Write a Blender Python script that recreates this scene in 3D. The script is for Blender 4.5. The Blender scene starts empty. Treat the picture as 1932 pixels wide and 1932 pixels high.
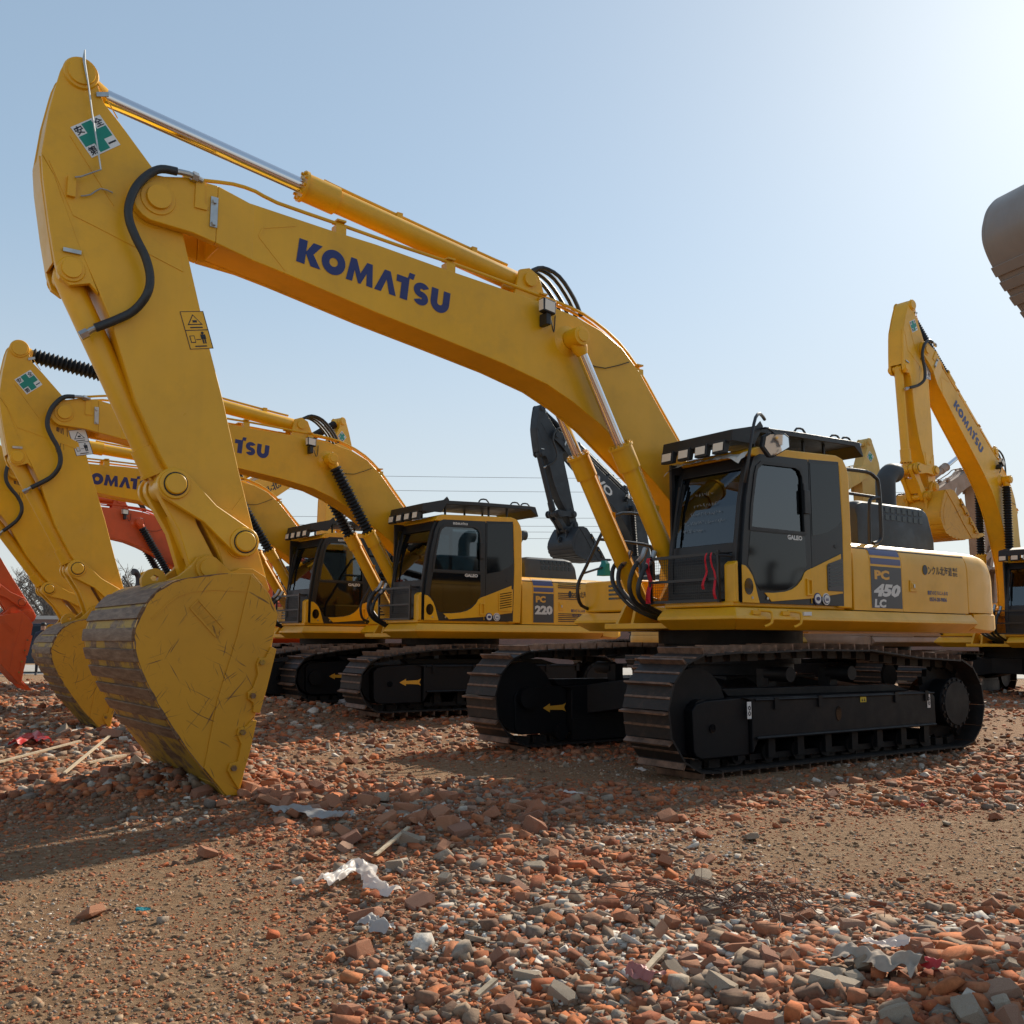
import bpy, math, random
import numpy as np
from math import radians as R_, sin, cos, pi, atan2, hypot, sqrt, tan
from mathutils import Matrix, Vector, noise

# ---------------------------------------------------------------- camera, sky, sun, exposure
sc = bpy.context.scene
COL = sc.collection
cam_d = bpy.data.cameras.new('camera')
cam = bpy.data.objects.new('camera', cam_d)
COL.objects.link(cam)
sc.camera = cam
CAM_H = 1.23
cam_d.sensor_width = 36
cam_d.lens = 36 * 1856 / 1932
cam_d.clip_end = 3000
cam_d.clip_start = .05
pt, rl = R_(7.43), R_(.25)
_f = Vector((0, cos(pt), sin(pt))); _r0 = Vector((1, 0, 0)); _u0 = _r0.cross(_f)
_r = cos(rl) * _r0 + sin(rl) * _u0
_u = -sin(rl) * _r0 + cos(rl) * _u0
cam.matrix_world = Matrix(((_r.x, _u.x, -_f.x, 0), (_r.y, _u.y, -_f.y, 0), (_r.z, _u.z, -_f.z, CAM_H), (0, 0, 0, 1)))

SUN_AZ, SUN_EL = 36.5, 33.0          # azimuth clockwise from +Y, elevation
w = bpy.data.worlds.new('World'); sc.world = w; w.use_nodes = True
nt = w.node_tree
sky = nt.nodes.new('ShaderNodeTexSky'); sky.sky_type = 'NISHITA'; sky.sun_disc = False
sky.sun_elevation = R_(SUN_EL); sky.sun_rotation = R_(SUN_AZ)
sky.altitude = 0; sky.air_density = 1.0; sky.dust_density = .6; sky.ozone_density = 2.0
# compress the sky's range, then lift it towards milky white with a tinted gain
gm = nt.nodes.new('ShaderNodeGamma'); gm.inputs['Gamma'].default_value = .5
mm = nt.nodes.new('ShaderNodeMix'); mm.data_type = 'RGBA'; mm.blend_type = 'MULTIPLY'; mm.inputs[0].default_value = 1; mm.inputs[7].default_value = (1.93, 2.13, 2.20, 1)
bg = nt.nodes['Background']; bg.inputs['Strength'].default_value = 0.12
nt.links.new(sky.outputs[0], gm.inputs[0]); nt.links.new(gm.outputs[0], mm.inputs[6])
# dusty cream band that thickens towards the horizon
wc = nt.nodes.new('ShaderNodeTexCoord'); ws = nt.nodes.new('ShaderNodeSeparateXYZ'); wr = nt.nodes.new('ShaderNodeMapRange')
wr.inputs[1].default_value = 0.0; wr.inputs[2].default_value = .42; wr.inputs[3].default_value = .62; wr.inputs[4].default_value = 0.0
wr.interpolation_type = 'SMOOTHSTEP'
hz = nt.nodes.new('ShaderNodeMix'); hz.data_type = 'RGBA'; hz.inputs[7].default_value = (4.9, 4.85, 4.75, 1)
nt.links.new(wc.outputs['Generated'], ws.inputs[0]); nt.links.new(ws.outputs[2], wr.inputs[0]); nt.links.new(wr.outputs[0], hz.inputs[0])
nt.links.new(mm.outputs[2], hz.inputs[6]); nt.links.new(hz.outputs[2], bg.inputs[0])
sd = bpy.data.lights.new('sun', 'SUN'); sd.energy = 5.0; sd.angle = R_(.6); sd.color = (1, .91, .77)
sun = bpy.data.objects.new('sun', sd); COL.objects.link(sun)
sv = Vector((sin(R_(SUN_AZ)) * cos(R_(SUN_EL)), cos(R_(SUN_AZ)) * cos(R_(SUN_EL)), sin(R_(SUN_EL))))
sun.rotation_euler = sv.to_track_quat('Z', 'Y').to_euler()
sc.view_settings.view_transform = 'Standard'; sc.view_settings.look = 'None'
sc.view_settings.exposure = 0.3; sc.view_settings.gamma = 1.0
sc.view_settings.use_curve_mapping = False
sc.render.engine = 'CYCLES'
sc.cycles.use_denoising = True
sc.cycles.max_bounces = 6; sc.cycles.diffuse_bounces = 3; sc.cycles.glossy_bounces = 3
sc.cycles.transparent_max_bounces = 8; sc.cycles.transmission_bounces = 4
sc.cycles.caustics_reflective = False; sc.cycles.caustics_refractive = False

# ---------------------------------------------------------------- materials
def _mat(name):
    m = bpy.data.materials.new(name); m.use_nodes = True
    return m, m.node_tree.nodes, m.node_tree.links, m.node_tree.nodes['Principled BSDF']

def noise_node(N, L, scale, detail=4, rough=.6, coord=None, stretch=None):
    tc = N.new('ShaderNodeTexCoord'); out = tc.outputs['Object']
    if stretch:
        mp = N.new('ShaderNodeMapping'); mp.inputs['Scale'].default_value = stretch
        if len(stretch) > 3: pass
        L.new(out, mp.inputs[0]); out = mp.outputs[0]
    n = N.new('ShaderNodeTexNoise'); n.inputs['Scale'].default_value = scale
    n.inputs['Detail'].default_value = detail; n.inputs['Roughness'].default_value = rough
    L.new(out, n.inputs['Vector'])
    return n.outputs['Fac']

def ramp(N, L, fac, stops):
    r = N.new('ShaderNodeValToRGB'); e = r.color_ramp.elements
    while len(e) < len(stops): e.new(.5)
    for k, (p, c) in enumerate(stops):
        e[k].position = p; e[k].color = (*c, 1) if len(c) == 3 else c
    L.new(fac, r.inputs[0])
    return r.outputs[0]

def mix(N, L, fac, a, b, mode='MIX'):
    m = N.new('ShaderNodeMix'); m.data_type = 'RGBA'; m.blend_type = mode
    if hasattr(fac, 'links'): L.new(fac, m.inputs[0])
    else: m.inputs[0].default_value = fac
    for s, v in ((6, a), (7, b)):
        if hasattr(v, 'links'): L.new(v, m.inputs[s])
        else: m.inputs[s].default_value = (*v, 1)
    return m.outputs[2]

def bump(N, L, P, h, strength=.3, dist=.01):
    b = N.new('ShaderNodeBump'); b.inputs['Strength'].default_value = strength; b.inputs['Distance'].default_value = dist
    L.new(h, b.inputs['Height']); L.new(b.outputs[0], P.inputs['Normal'])

def paint(name, col, dirt=(.16, .11, .06), amt=.35, rough=.42, spec=.5, metal=0, seed=0, var=.12):
    """sprayed machine paint: slight colour drift, dust film in blotches and fine orange peel"""
    m, N, L, P = _mat(name)
    a = noise_node(N, L, .9 + seed * .1, 5)
    c1 = tuple(x * (1 - var) for x in col); c2 = tuple(min(1, x * (1 + var)) for x in col)
    base = ramp(N, L, a, [(.3, c1), (.7, c2)])
    d = noise_node(N, L, 3.1, 8, .72)
    st = noise_node(N, L, 1.6, 4, .6, stretch=(5, 5, .5))
    base = mix(N, L, ramp(N, L, st, [(.45, (0, 0, 0)), (.75, (amt * .7,) * 3)]), base, tuple(x * .62 + y * .2 for x, y in zip(col, dirt)))
    dm = ramp(N, L, d, [(.52, (0, 0, 0)), (.80, (amt,) * 3)])
    c = mix(N, L, dm, base, dirt)
    L.new(c, P.inputs['Base Color'])
    rr = ramp(N, L, d, [(.3, (rough * .85,) * 3), (.75, (min(1, rough * 1.5),) * 3)])
    L.new(rr, P.inputs['Roughness'])
    P.inputs['Metallic'].default_value = metal
    P.inputs['Specular IOR Level'].default_value = spec
    o = noise_node(N, L, 55, 2)
    bump(N, L, P, o, .06, .004)
    return m

def plain(name, col, rough=.5, metal=0, spec=.5, var=0, vs=8, bmp=0):
    m, N, L, P = _mat(name)
    if var:
        a = noise_node(N, L, vs, 5)
        L.new(ramp(N, L, a, [(.3, tuple(x * (1 - var) for x in col)), (.7, tuple(min(1, x * (1 + var)) for x in col))]), P.inputs['Base Color'])
        if bmp: bump(N, L, P, a, bmp, .01)
    else: P.inputs['Base Color'].default_value = (*col, 1)
    P.inputs['Roughness'].default_value = rough; P.inputs['Metallic'].default_value = metal
    P.inputs['Specular IOR Level'].default_value = spec
    return m

M = {}
M['yellow'] = paint('yellow_paint', (.78, .395, .008), rough=.32, amt=.20)
M['yellow_b'] = paint('yellow_paint_bucket', (.66, .315, .005), rough=.45, amt=.35, seed=3)
M['pale_yellow'] = paint('pale_yellow_paint', (.58, .38, .10), rough=.45, amt=.2, seed=2)
M['orange'] = paint('orange_red_paint', (.64, .085, .012), rough=.42, amt=.25, seed=4)
M['slate'] = paint('slate_grey_paint', (.017, .023, .030), dirt=(.06, .055, .05), rough=.5, amt=.3)
M['sany'] = paint('dusty_tan_paint', (.34, .24, .18), rough=.6, amt=.4, seed=6)
M['black'] = paint('black_paint', (.012, .013, .015), dirt=(.07, .055, .045), rough=.42, amt=.35)
M['under'] = paint('undercarriage_black', (.004, .0045, .006), dirt=(.022, .018, .015), rough=.5, amt=.35, spec=.3)
M['gloss'] = plain('black_gloss_panel', (.004, .005, .007), .06, spec=.45)
M['door'] = plain('charcoal_door', (.014, .017, .021), .35, spec=.4)
M['greypanel'] = plain('grey_model_panel', (.045, .047, .055), .4)
M['hood'] = paint('charcoal_hood', (.045, .052, .058), dirt=(.14, .12, .10), rough=.55, amt=.25)
M['chrome'] = plain('chrome_rod', (.72, .72, .74), .13, 1)
M['steel'] = plain('zinc_steel', (.45, .44, .42), .38, 1, var=.2)
M['rubber'] = plain('black_rubber', (.012, .012, .013), .6, var=.2)
M['hose'] = plain('hydraulic_hose', (.022, .024, .026), .48, var=.25, vs=40)
M['white'] = plain('white_sticker', (.72, .72, .70), .4)
M['green'] = plain('green_sticker', (.0, .22, .16), .4)
M['ink'] = plain('dark_print', (.012, .014, .022), .45)
M['blue'] = plain('navy_lettering', (.012, .022, .13), .35)
M['stripe'] = plain('blue_grey_stripe', (.06, .065, .17), .35)
M['orangetext'] = plain('yellow_lettering', (.72, .36, .04), .4)
M['silvertext'] = plain('pale_lettering', (.62, .62, .60), .35)
M['lamp'] = plain('lamp_lens', (.78, .70, .58), .2)
M['red'] = plain('red_ribbon', (.55, .01, .025), .7)
M['mirror'] = plain('mirror_glass', (.8, .8, .8), .03, 1)
M['seat'] = plain('seat_fabric', (.09, .065, .04), .9)
M['film'] = plain('crumpled_film', (.62, .57, .50), .45)
M['sheetwhite'] = plain('paint_marker', (.30, .33, .34), .6)
M['grease'] = plain('old_grease', (.05, .018, .008), .4)
M['teal'] = plain('teal_cloth', (.01, .22, .25), .8)
M['plate_yel'] = plain('warning_yellow', (.55, .42, .02), .45)
M['wire'] = plain('power_cable', (.16, .17, .18), .8)
M['rail'] = plain('black_tube', (.014, .014, .016), .38)

def glass(name, tint, fac=.12):
    m, N, L, P = _mat(name)
    N.remove(P)
    t = N.new('ShaderNodeBsdfTransparent'); t.inputs[0].default_value = (*tint, 1)
    g = N.new('ShaderNodeBsdfGlossy'); g.inputs['Roughness'].default_value = .02; g.inputs[0].default_value = (.9, .95, 1, 1)
    fr = N.new('ShaderNodeFresnel'); fr.inputs[0].default_value = 1.55
    mx = N.new('ShaderNodeMixShader')
    ad = N.new('ShaderNodeMath'); ad.operation = 'ADD'; ad.inputs[1].default_value = fac; ad.use_clamp = True
    L.new(fr.outputs[0], ad.inputs[0]); L.new(ad.outputs[0], mx.inputs[0])
    L.new(t.outputs[0], mx.inputs[1]); L.new(g.outputs[0], mx.inputs[2])
    L.new(mx.outputs[0], N['Material Output'].inputs[0])
    return m
M['glass'] = glass('tinted_window_glass', (.20, .25, .27), .05)
M['clearglass'] = glass('windscreen_glass', (.34, .42, .44), .04)

def worn_steel(name='worn_bucket_steel', th=.46):
    m, N, L, P = _mat(name)
    a = noise_node(N, L, 5, 8, .7, stretch=(6, .8, 6))
    base = ramp(N, L, a, [(.30, (.07, .032, .014)), (.48, (.16, .082, .038)), (.62, (.23, .14, .08)), (.8, (.29, .20, .13))])
    b = noise_node(N, L, 2.3, 9, .75)
    ym = ramp(N, L, b, [(th, (0, 0, 0)), (th + .06, (1, 1, 1))])
    c = mix(N, L, ym, base, (.42, .24, .02))
    L.new(c, P.inputs['Base Color']); P.inputs['Roughness'].default_value = .6; P.inputs['Metallic'].default_value = .25
    bump(N, L, P, a, .35, .01)
    return m
M['worn'] = worn_steel()
M['strap'] = worn_steel('worn_strap_steel', .66)

def rust_shoe():
    m, N, L, P = _mat('rusty_track_steel')
    a = noise_node(N, L, 9, 8, .7)
    base = ramp(N, L, a, [(.35, (.007, .007, .007)), (.55, (.018, .014, .012)), (.72, (.06, .035, .025))])
    L.new(base, P.inputs['Base Color']); P.inputs['Roughness'].default_value = .6; P.inputs['Metallic'].default_value = .1
    bump(N, L, P, a, .3, .01)
    return m
M['shoe'] = rust_shoe()
M['grouser'] = plain('bare_grouser_steel', (.16, .095, .062), .5, .35, var=.55, vs=12, bmp=.2)

def scratched(name, col):
    """bucket side paint: dark scratches, rust freckles and bare brown rim"""
    m, N, L, P = _mat(name)
    a = noise_node(N, L, 1.1, 5)
    base = ramp(N, L, a, [(.3, tuple(x * .84 for x in col)), (.7, tuple(x * 1.08 for x in col))])
    tc = N.new('ShaderNodeTexCoord'); cur = base
    for k, (rot, sx_, sz_, th) in enumerate(((35, 60, 3.2, .665), (-28, 75, 4, .67), (70, 60, 3, .67), (8, 90, 5, .68), (-62, 70, 3.5, .67), (50, 120, 7, .68))):
        wn = N.new('ShaderNodeTexNoise'); wn.inputs['Scale'].default_value = 2.5; L.new(tc.outputs['Object'], wn.inputs['Vector'])
        wm = N.new('ShaderNodeMix'); wm.data_type = 'VECTOR'; wm.inputs[0].default_value = .10; L.new(tc.outputs['Object'], wm.inputs[4]); L.new(wn.outputs['Color'], wm.inputs[5])
        m1 = N.new('ShaderNodeMapping'); m1.inputs['Rotation'].default_value = (0, R_(rot), 0); L.new(wm.outputs[1], m1.inputs[0])
        mp = N.new('ShaderNodeMapping'); mp.inputs['Scale'].default_value = (sx_, .5, sz_); mp.inputs['Location'].default_value = (k * 3.1, k, k * 1.7); L.new(m1.outputs[0], mp.inputs[0])
        n = N.new('ShaderNodeTexNoise'); n.inputs['Scale'].default_value = 1; n.inputs['Detail'].default_value = 1.5; n.inputs['Roughness'].default_value = .5
        L.new(mp.outputs[0], n.inputs['Vector'])
        mk = ramp(N, L, n.outputs['Fac'], [(th, (0, 0, 0)), (th + .04, (.85, .85, .85))])
        cl = N.new('ShaderNodeTexNoise'); cl.inputs['Scale'].default_value = 3.2; cl.inputs['Detail'].default_value = 3
        ml = N.new('ShaderNodeMapping'); ml.inputs['Location'].default_value = (k * 2.3, k, k * 5.1); L.new(tc.outputs['Object'], ml.inputs[0]); L.new(ml.outputs[0], cl.inputs['Vector'])
        mm_ = N.new('ShaderNodeMath'); mm_.operation = 'MULTIPLY'; L.new(mk, mm_.inputs[0]); L.new(ramp(N, L, cl.outputs['Fac'], [(.50, (0, 0, 0)), (.60, (1, 1, 1))]), mm_.inputs[1])
        cur = mix(N, L, mm_.outputs[0], cur, (.10, .04, .012))
    f = noise_node(N, L, 11, 9, .75)
    fm = ramp(N, L, f, [(.63, (0, 0, 0)), (.70, (.7, .7, .7))])
    cur = mix(N, L, fm, cur, (.13, .05, .018))
    L.new(cur, P.inputs['Base Color']); P.inputs['Roughness'].default_value = .5
    bump(N, L, P, f, .15, .006)
    return m
M['scratch'] = scratched('scratched_yellow', (.62, .285, .004))

# ---------------------------------------------------------------- mesh helpers
class MB:
    def __init__(s): s.v = []; s.f = []; s.mi = []
    def add(s, vs, fs, mi=0):
        o = len(s.v); s.v += [tuple(p) for p in vs]
        for f in fs: s.f.append([o + i for i in f]); s.mi.append(mi)
        return s
    def prism(s, out, y0, y1, mi=0):
        n = len(out)
        vs = [(p[0], y0, p[1]) for p in out] + [(p[0], y1, p[1]) for p in out]
        fs = [list(range(n)), list(range(2 * n - 1, n - 1, -1))]
        for i in range(n):
            j = (i + 1) % n; fs.append([j, i, n + i, n + j])
        return s.add(vs, fs, mi)
    def box(s, x0, x1, y0, y1, z0, z1, mi=0):
        return s.prism([(x0, z0), (x1, z0), (x1, z1), (x0, z1)], y0, y1, mi)
    def bar(s, a, b, w, h, mi=0, up=(0, 0, 1)):
        a = Vector(a); b = Vector(b); d = (b - a).normalized(); u = Vector(up)
        if abs(d.dot(u)) > .99: u = Vector((1, 0, 0))
        r = d.cross(u).normalized(); u = r.cross(d)
        vs = [p + r * (w / 2 * i) + u * (h / 2 * j) for p in (a, b) for i, j in ((-1, -1), (1, -1), (1, 1), (-1, 1))]
        return s.add(vs, [(3, 2, 1, 0), (4, 5, 6, 7), (0, 1, 5, 4), (1, 2, 6, 5), (2, 3, 7, 6), (3, 0, 4, 7)], mi)
    def lathe(s, a, b, prof, seg=20, mi=0):
        """prof: (t along a->b in metres, radius)"""
        a = Vector(a); b = Vector(b); d = (b - a).normalized()
        u = Vector((0, 0, 1)) if abs(d.z) < .9 else Vector((1, 0, 0))
        r = d.cross(u).normalized(); u = r.cross(d); vs = []; fs = []
        for t, q in prof:
            for k in range(seg):
                an = 2 * pi * k / seg; vs.append(a + d * t + r * (q * cos(an)) + u * (q * sin(an)))
        for i in range(len(prof) - 1):
            for k in range(seg):
                k2 = (k + 1) % seg; fs.append((i * seg + k, i * seg + k2, (i + 1) * seg + k2, (i + 1) * seg + k))
        fs.append(tuple(range(seg - 1, -1, -1))); m = (len(prof) - 1) * seg; fs.append(tuple(m + k for k in range(seg)))
        return s.add(vs, fs, mi)
    def cyl(s, a, b, r, r2=None, seg=20, mi=0):
        Ln = (Vector(b) - Vector(a)).length
        return s.lathe(a, b, [(0, r), (Ln, r if r2 is None else r2)], seg, mi)
    def tube(s, pts, r, seg=8, mi=0, smooth=2, closed=False):
        P = [Vector(p) for p in pts]
        if smooth and len(P) > 2:
            Q = []
            for i in range(len(P) - 1):
                p0 = P[max(0, i - 1)]; p1 = P[i]; p2 = P[i + 1]; p3 = P[min(len(P) - 1, i + 2)]
                for k in range(smooth):
                    t = k / smooth
                    Q.append(.5 * ((2 * p1) + (-p0 + p2) * t + (2 * p0 - 5 * p1 + 4 * p2 - p3) * t * t + (-p0 + 3 * p1 - 3 * p2 + p3) * t ** 3))
            Q.append(P[-1]); P = Q
        vs = []; fs = []; u = None
        for i, p in enumerate(P):
            d = (P[min(i + 1, len(P) - 1)] - P[max(0, i - 1)]).normalized()
            if u is None:
                u = Vector((0, 0, 1)) if abs(d.z) < .9 else Vector((1, 0, 0))
            rr = d.cross(u)
            if rr.length < 1e-5: rr = d.cross(Vector((0, 1, 0)))
            rr.normalize(); u = rr.cross(d)
            q = r[i * len(r) // len(P)] if isinstance(r, (list, tuple)) else r
            for k in range(seg):
                an = 2 * pi * k / seg; vs.append(p + rr * (q * cos(an)) + u * (q * sin(an)))
        for i in range(len(P) - 1):
            for k in range(seg):
                k2 = (k + 1) % seg; fs.append((i * seg + k, i * seg + k2, (i + 1) * seg + k2, (i + 1) * seg + k))
        fs.append(tuple(range(seg - 1, -1, -1))); m = (len(P) - 1) * seg; fs.append(tuple(m + k for k in range(seg)))
        return s.add(vs, fs, mi)
    def ring(s, outer, inner, y0, y1, mi=0, n=40):
        """plate in the XZ plane with a hole; both loops resampled by angle round the hole centre"""
        cx = sum(p[0] for p in inner) / len(inner); cz = sum(p[1] for p in inner) / len(inner)
        angs = sorted([atan2(p[1] - cz, p[0] - cx) for p in outer] + [atan2(p[1] - cz, p[0] - cx) for p in inner] + [-pi + 2 * pi * k / n + .013 for k in range(n)])
        A = []
        for a in angs:
            if not A or a - A[-1] > .01: A.append(a)
        def hit(loop, a):
            best = None; dx, dz = cos(a), sin(a)
            for i in range(len(loop)):
                x1, z1 = loop[i][0] - cx, loop[i][1] - cz; x2, z2 = loop[(i + 1) % len(loop)][0] - cx, loop[(i + 1) % len(loop)][1] - cz
                ex, ez = x2 - x1, z2 - z1; den = dx * ez - dz * ex
                if abs(den) < 1e-9: continue
                t = (x1 * ez - z1 * ex) / den; q = (x1 * dz - z1 * dx) / den
                if t > 0 and -1e-6 <= q <= 1 + 1e-6 and (best is None or t > best): best = t
            return (cx + dx * (best or 0), cz + dz * (best or 0))
        O = [hit(outer, a) for a in A]; I = [hit(inner, a) for a in A]; m = len(A)
        vs = [(p[0], y, p[1]) for y in (y0, y1) for lp in (O, I) for p in lp]; fs = []
        for i in range(m):
            j = (i + 1) % m
            fs += [(i, j, m + j, m + i), (2 * m + j, 2 * m + i, 3 * m + i, 3 * m + j), (j, i, 2 * m + i, 2 * m + j), (m + i, m + j, 3 * m + j, 3 * m + i)]
        return s.add(vs, fs, mi)
    def loft(s, secs, cap=True, mi=0, closed=True):
        n = len(secs[0]); vs = [p for q in secs for p in q]; fs = []
        for i in range(len(secs) - 1):
            for k in range(n if closed else n - 1):
                k2 = (k + 1) % n; fs.append((i * n + k, i * n + k2, (i + 1) * n + k2, (i + 1) * n + k))
        if cap: fs += [tuple(range(n - 1, -1, -1)), tuple((len(secs) - 1) * n + k for k in range(n))]
        return s.add(vs, fs, mi)

WARP = None
def mesh(name, mb, mats, ang=32):
    me = bpy.data.meshes.new(name)
    vs = mb.v if WARP is None else [WARP(*p) for p in mb.v]
    me.from_pydata([tuple(v) for v in vs], [], mb.f)
    if not isinstance(mats, (list, tuple)): mats = [mats]
    for m in mats: me.materials.append(M[m] if isinstance(m, str) else m)
    if len(mats) > 1: me.polygons.foreach_set('material_index', mb.mi)
    import bmesh
    b = bmesh.new(); b.from_mesh(me); bmesh.ops.recalc_face_normals(b, faces=b.faces); b.to_mesh(me); b.free()
    if ang:
        me.polygons.foreach_set('use_smooth', [True] * len(me.polygons)); me.set_sharp_from_angle(angle=R_(ang))
    me.update()
    return me

SPLIT = {'grease_streak', 'guard_cheek', 'access_hole', 'tie_down_sticker', 'pin_boss', 'doubler_plate', 'pin_keeper', 'hydraulic_pipe', 'jumper_hose', 'boom_hose', 'step_handle', 'screw', 'bolt', 'link_boss', 'bracket', 'grease_line', 'yellow_trim', 'stripe', 'cylinder_bracket', 'boom_foot_bracket', 'wear_strap', 'ear_plate', 'weld_seam', 'louvre', 'heat_shield', 'console', 'side_cutter', 'hose_fitting', 'vent_slot'}
def islands(mb):
    par = list(range(len(mb.v)))
    def f(a):
        while par[a] != a: par[a] = par[par[a]]; a = par[a]
        return a
    for q in mb.f:
        r = f(q[0])
        for v in q[1:]: par[f(v)] = r
    # pieces whose centres nearly coincide (stacked discs) stay together
    cen = {}
    for i, v in enumerate(mb.v): cen.setdefault(f(i), []).append(v)
    cc = {k: tuple(sum(c) / len(v) for c in zip(*v)) for k, v in cen.items()}
    keys = list(cc); grp = {}
    for k in keys:
        for g in grp:
            if sum((a - b) ** 2 for a, b in zip(cc[k], cc[g])) < .008: grp[g].add(k); break
        else: grp[k] = {k}
    out = []
    for g, ks in grp.items():
        n = MB(); idx = {}
        for q, mi in zip(mb.f, mb.mi):
            if f(q[0]) in ks:
                ff = []
                for v in q:
                    if v not in idx: idx[v] = len(n.v); n.v.append(mb.v[v])
                    ff.append(idx[v])
                n.f.append(ff); n.mi.append(mi)
        out.append(n)
    return out
class Kit:
    """a list of parts: (name, mesh, index of the parent part or None, local matrix, bevel)"""
    def __init__(s): s.e = []
    def add(s, name, mb, mats, parent=None, bev=0, ang=32, mat4=None, label=None, side=None):
        if name in SPLIT and not isinstance(mb, bpy.types.Mesh):
            pcs = islands(mb); first = len(s.e)
            for q in pcs: s.e.append((name, mesh(name, q, mats, ang), parent, mat4, bev, label))
            return first
        me = mb if isinstance(mb, bpy.types.Mesh) else mesh(name, mb, mats, ang)
        s.e.append((name, me, parent, mat4, bev, label)); return len(s.e) - 1
    def inst(s, root, mat=None, swap=None, only=None, skip=()):
        objs = []
        for name, me, par, m4, bev, label in s.e:
            if name in skip: objs.append(None); continue
            if par is not None and objs[par] is None: objs.append(None); continue
            o = bpy.data.objects.new(name, me); COL.objects.link(o)
            o.parent = root if par is None else objs[par]
            if par is None:
                o.matrix_local = (mat or Matrix.Identity(4)) @ (m4 or Matrix.Identity(4))
            elif m4: o.matrix_local = m4
            if label: o['label'] = label
            if swap:
                for i, ms in enumerate(o.material_slots):
                    if ms.material and ms.material.name in swap:
                        nm = swap[ms.material.name]; ms.link = 'OBJECT'; ms.material = nm
            if bev:
                b = o.modifiers.new('edge', 'BEVEL'); b.width = bev; b.segments = 2; b.limit_method = 'ANGLE'; b.angle_limit = R_(40); b.harden_normals = True
            objs.append(o)
        return objs

def tag(o, label=None, cat=None, group=None, kind=None):
    if label: o['label'] = label
    if cat: o['category'] = cat
    if group: o['group'] = group
    if kind: o['kind'] = kind
    return o
def empty(name, loc, rz=0, **k):
    o = bpy.data.objects.new(name, None); COL.objects.link(o); o.location = loc; o.rotation_euler = (0, 0, rz); o.empty_display_size = .3
    return tag(o, **k)
def obj(name, mb, mats, ang=32, **k):
    me = mb if isinstance(mb, bpy.types.Mesh) else mesh(name, mb, mats, ang)
    o = bpy.data.objects.new(name, me); COL.objects.link(o)
    return tag(o, **k)

# ---------------------------------------------------------------- lettering
def text_polys(body, bold=.0, italic=0):
    c = bpy.data.curves.new('t', 'FONT'); c.body = body; c.size = 1; c.offset = bold; c.shear = italic; c.resolution_u = 2
    o = bpy.data.objects.new('t', c); COL.objects.link(o)
    dg = bpy.context.evaluated_depsgraph_get(); dg.update()
    me = bpy.data.meshes.new_from_object(o.evaluated_get(dg))
    v = [(p.co.x, p.co.y) for p in me.vertices]; f = [tuple(p.vertices) for p in me.polygons]
    bpy.data.objects.remove(o); bpy.data.curves.remove(c); bpy.data.meshes.remove(me)
    return v, f
def glyphs_komatsu():
    V = []; F = []
    def poly(pts, dx):
        o = len(V); V.extend([(x + dx, y) for x, y in pts]); F.append(tuple(range(o, o + len(pts))))
    def ring(cx, cy, ro, ri, dx, a0=0, a1=360, n=28, sy=1, sx=1):
        o = len(V)
        for k in range(n + 1):
            a = R_(a0 + (a1 - a0) * k / n)
            V.append((dx + cx + ro * sx * cos(a), cy + ro * sy * sin(a))); V.append((dx + cx + ri * sx * cos(a), cy + ri * sy * sin(a)))
        for k in range(n): F.append((o + 2 * k, o + 2 * k + 1, o + 2 * k + 3, o + 2 * k + 2))
    poly([(0, 0), (.36, 0), (.36, 1), (0, 1)], 0)
    poly([(.34, .5), (.62, 1), (1.02, 1), (.68, .52), (1.06, 0), (.62, 0)], 0)
    ring(.5, .5, .53, .19, 1.08)
    poly([(.29, 0), (.34, .52), (.12, 1), (0, 0)], 2.2); poly([(.34, .52), (.56, 0), (.68, 0), (.62, .45), (.38, 1), (.12, 1)], 2.2)
    poly([(.62, .45), (.68, 0), (.9, .52), (1.12, 1), (.86, 1)], 2.2); poly([(.9, .52), (.95, 0), (1.24, 0), (1.12, 1)], 2.2)
    poly([(0, 0), (.32, 0), (.52, .6), (.66, 1), (.38, 1)], 3.52); poly([(.52, .6), (.72, 0), (1.04, 0), (.66, 1)], 3.52)
    poly([(0, .70), (.25, .70), (.25, 0), (.61, 0), (.61, .97), (.61, 1), (0, 1)], 4.5)
    poly([(.52, 1.0), (.80, 1.0), (.86, 1.26), (.58, 1.26)], 4.5)
    ring(.40, .675, .37, .07, 5.36, 30, 275, 16, .90, 1.08); ring(.40, .305, .34, .045, 5.36, -155, 92, 16, .92, 1.08)
    poly([(0, 1), (.34, 1), (.34, .42), (0, .42)], 6.24); poly([(.62, 1), (.96, 1), (.96, .42), (.62, .42)], 6.24)
    ring(.48, .44, .48, .14, 6.24, 180, 360, 16, 1, 1)
    return V, F, 7.16
def put_text(mb, vf, org, adv, up, mi=0, fit=None):
    """org, adv, up: 3-D; adv and up are the vectors of one unit"""
    V, F = vf[0], vf[1]
    x0 = min(p[0] for p in V); x1 = max(p[0] for p in V); y0 = min(p[1] for p in V); y1 = max(p[1] for p in V)
    org = Vector(org); adv = Vector(adv); up = Vector(up)
    if fit:   # adv/up are the full width and height
        sx, sy = 1 / (x1 - x0), 1 / (y1 - y0)
        pts = [org + adv * ((x - x0) * sx) + up * ((y - y0) * sy) for x, y in V]
    else: pts = [org + adv * x + up * y for x, y in V]
    return mb.add(pts, F, mi)
TXT = {}
def T(body, bold=.02, it=0):
    k = (body, bold, it)
    if k not in TXT: TXT[k] = text_polys(body, bold, it)
    return TXT[k]
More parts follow.
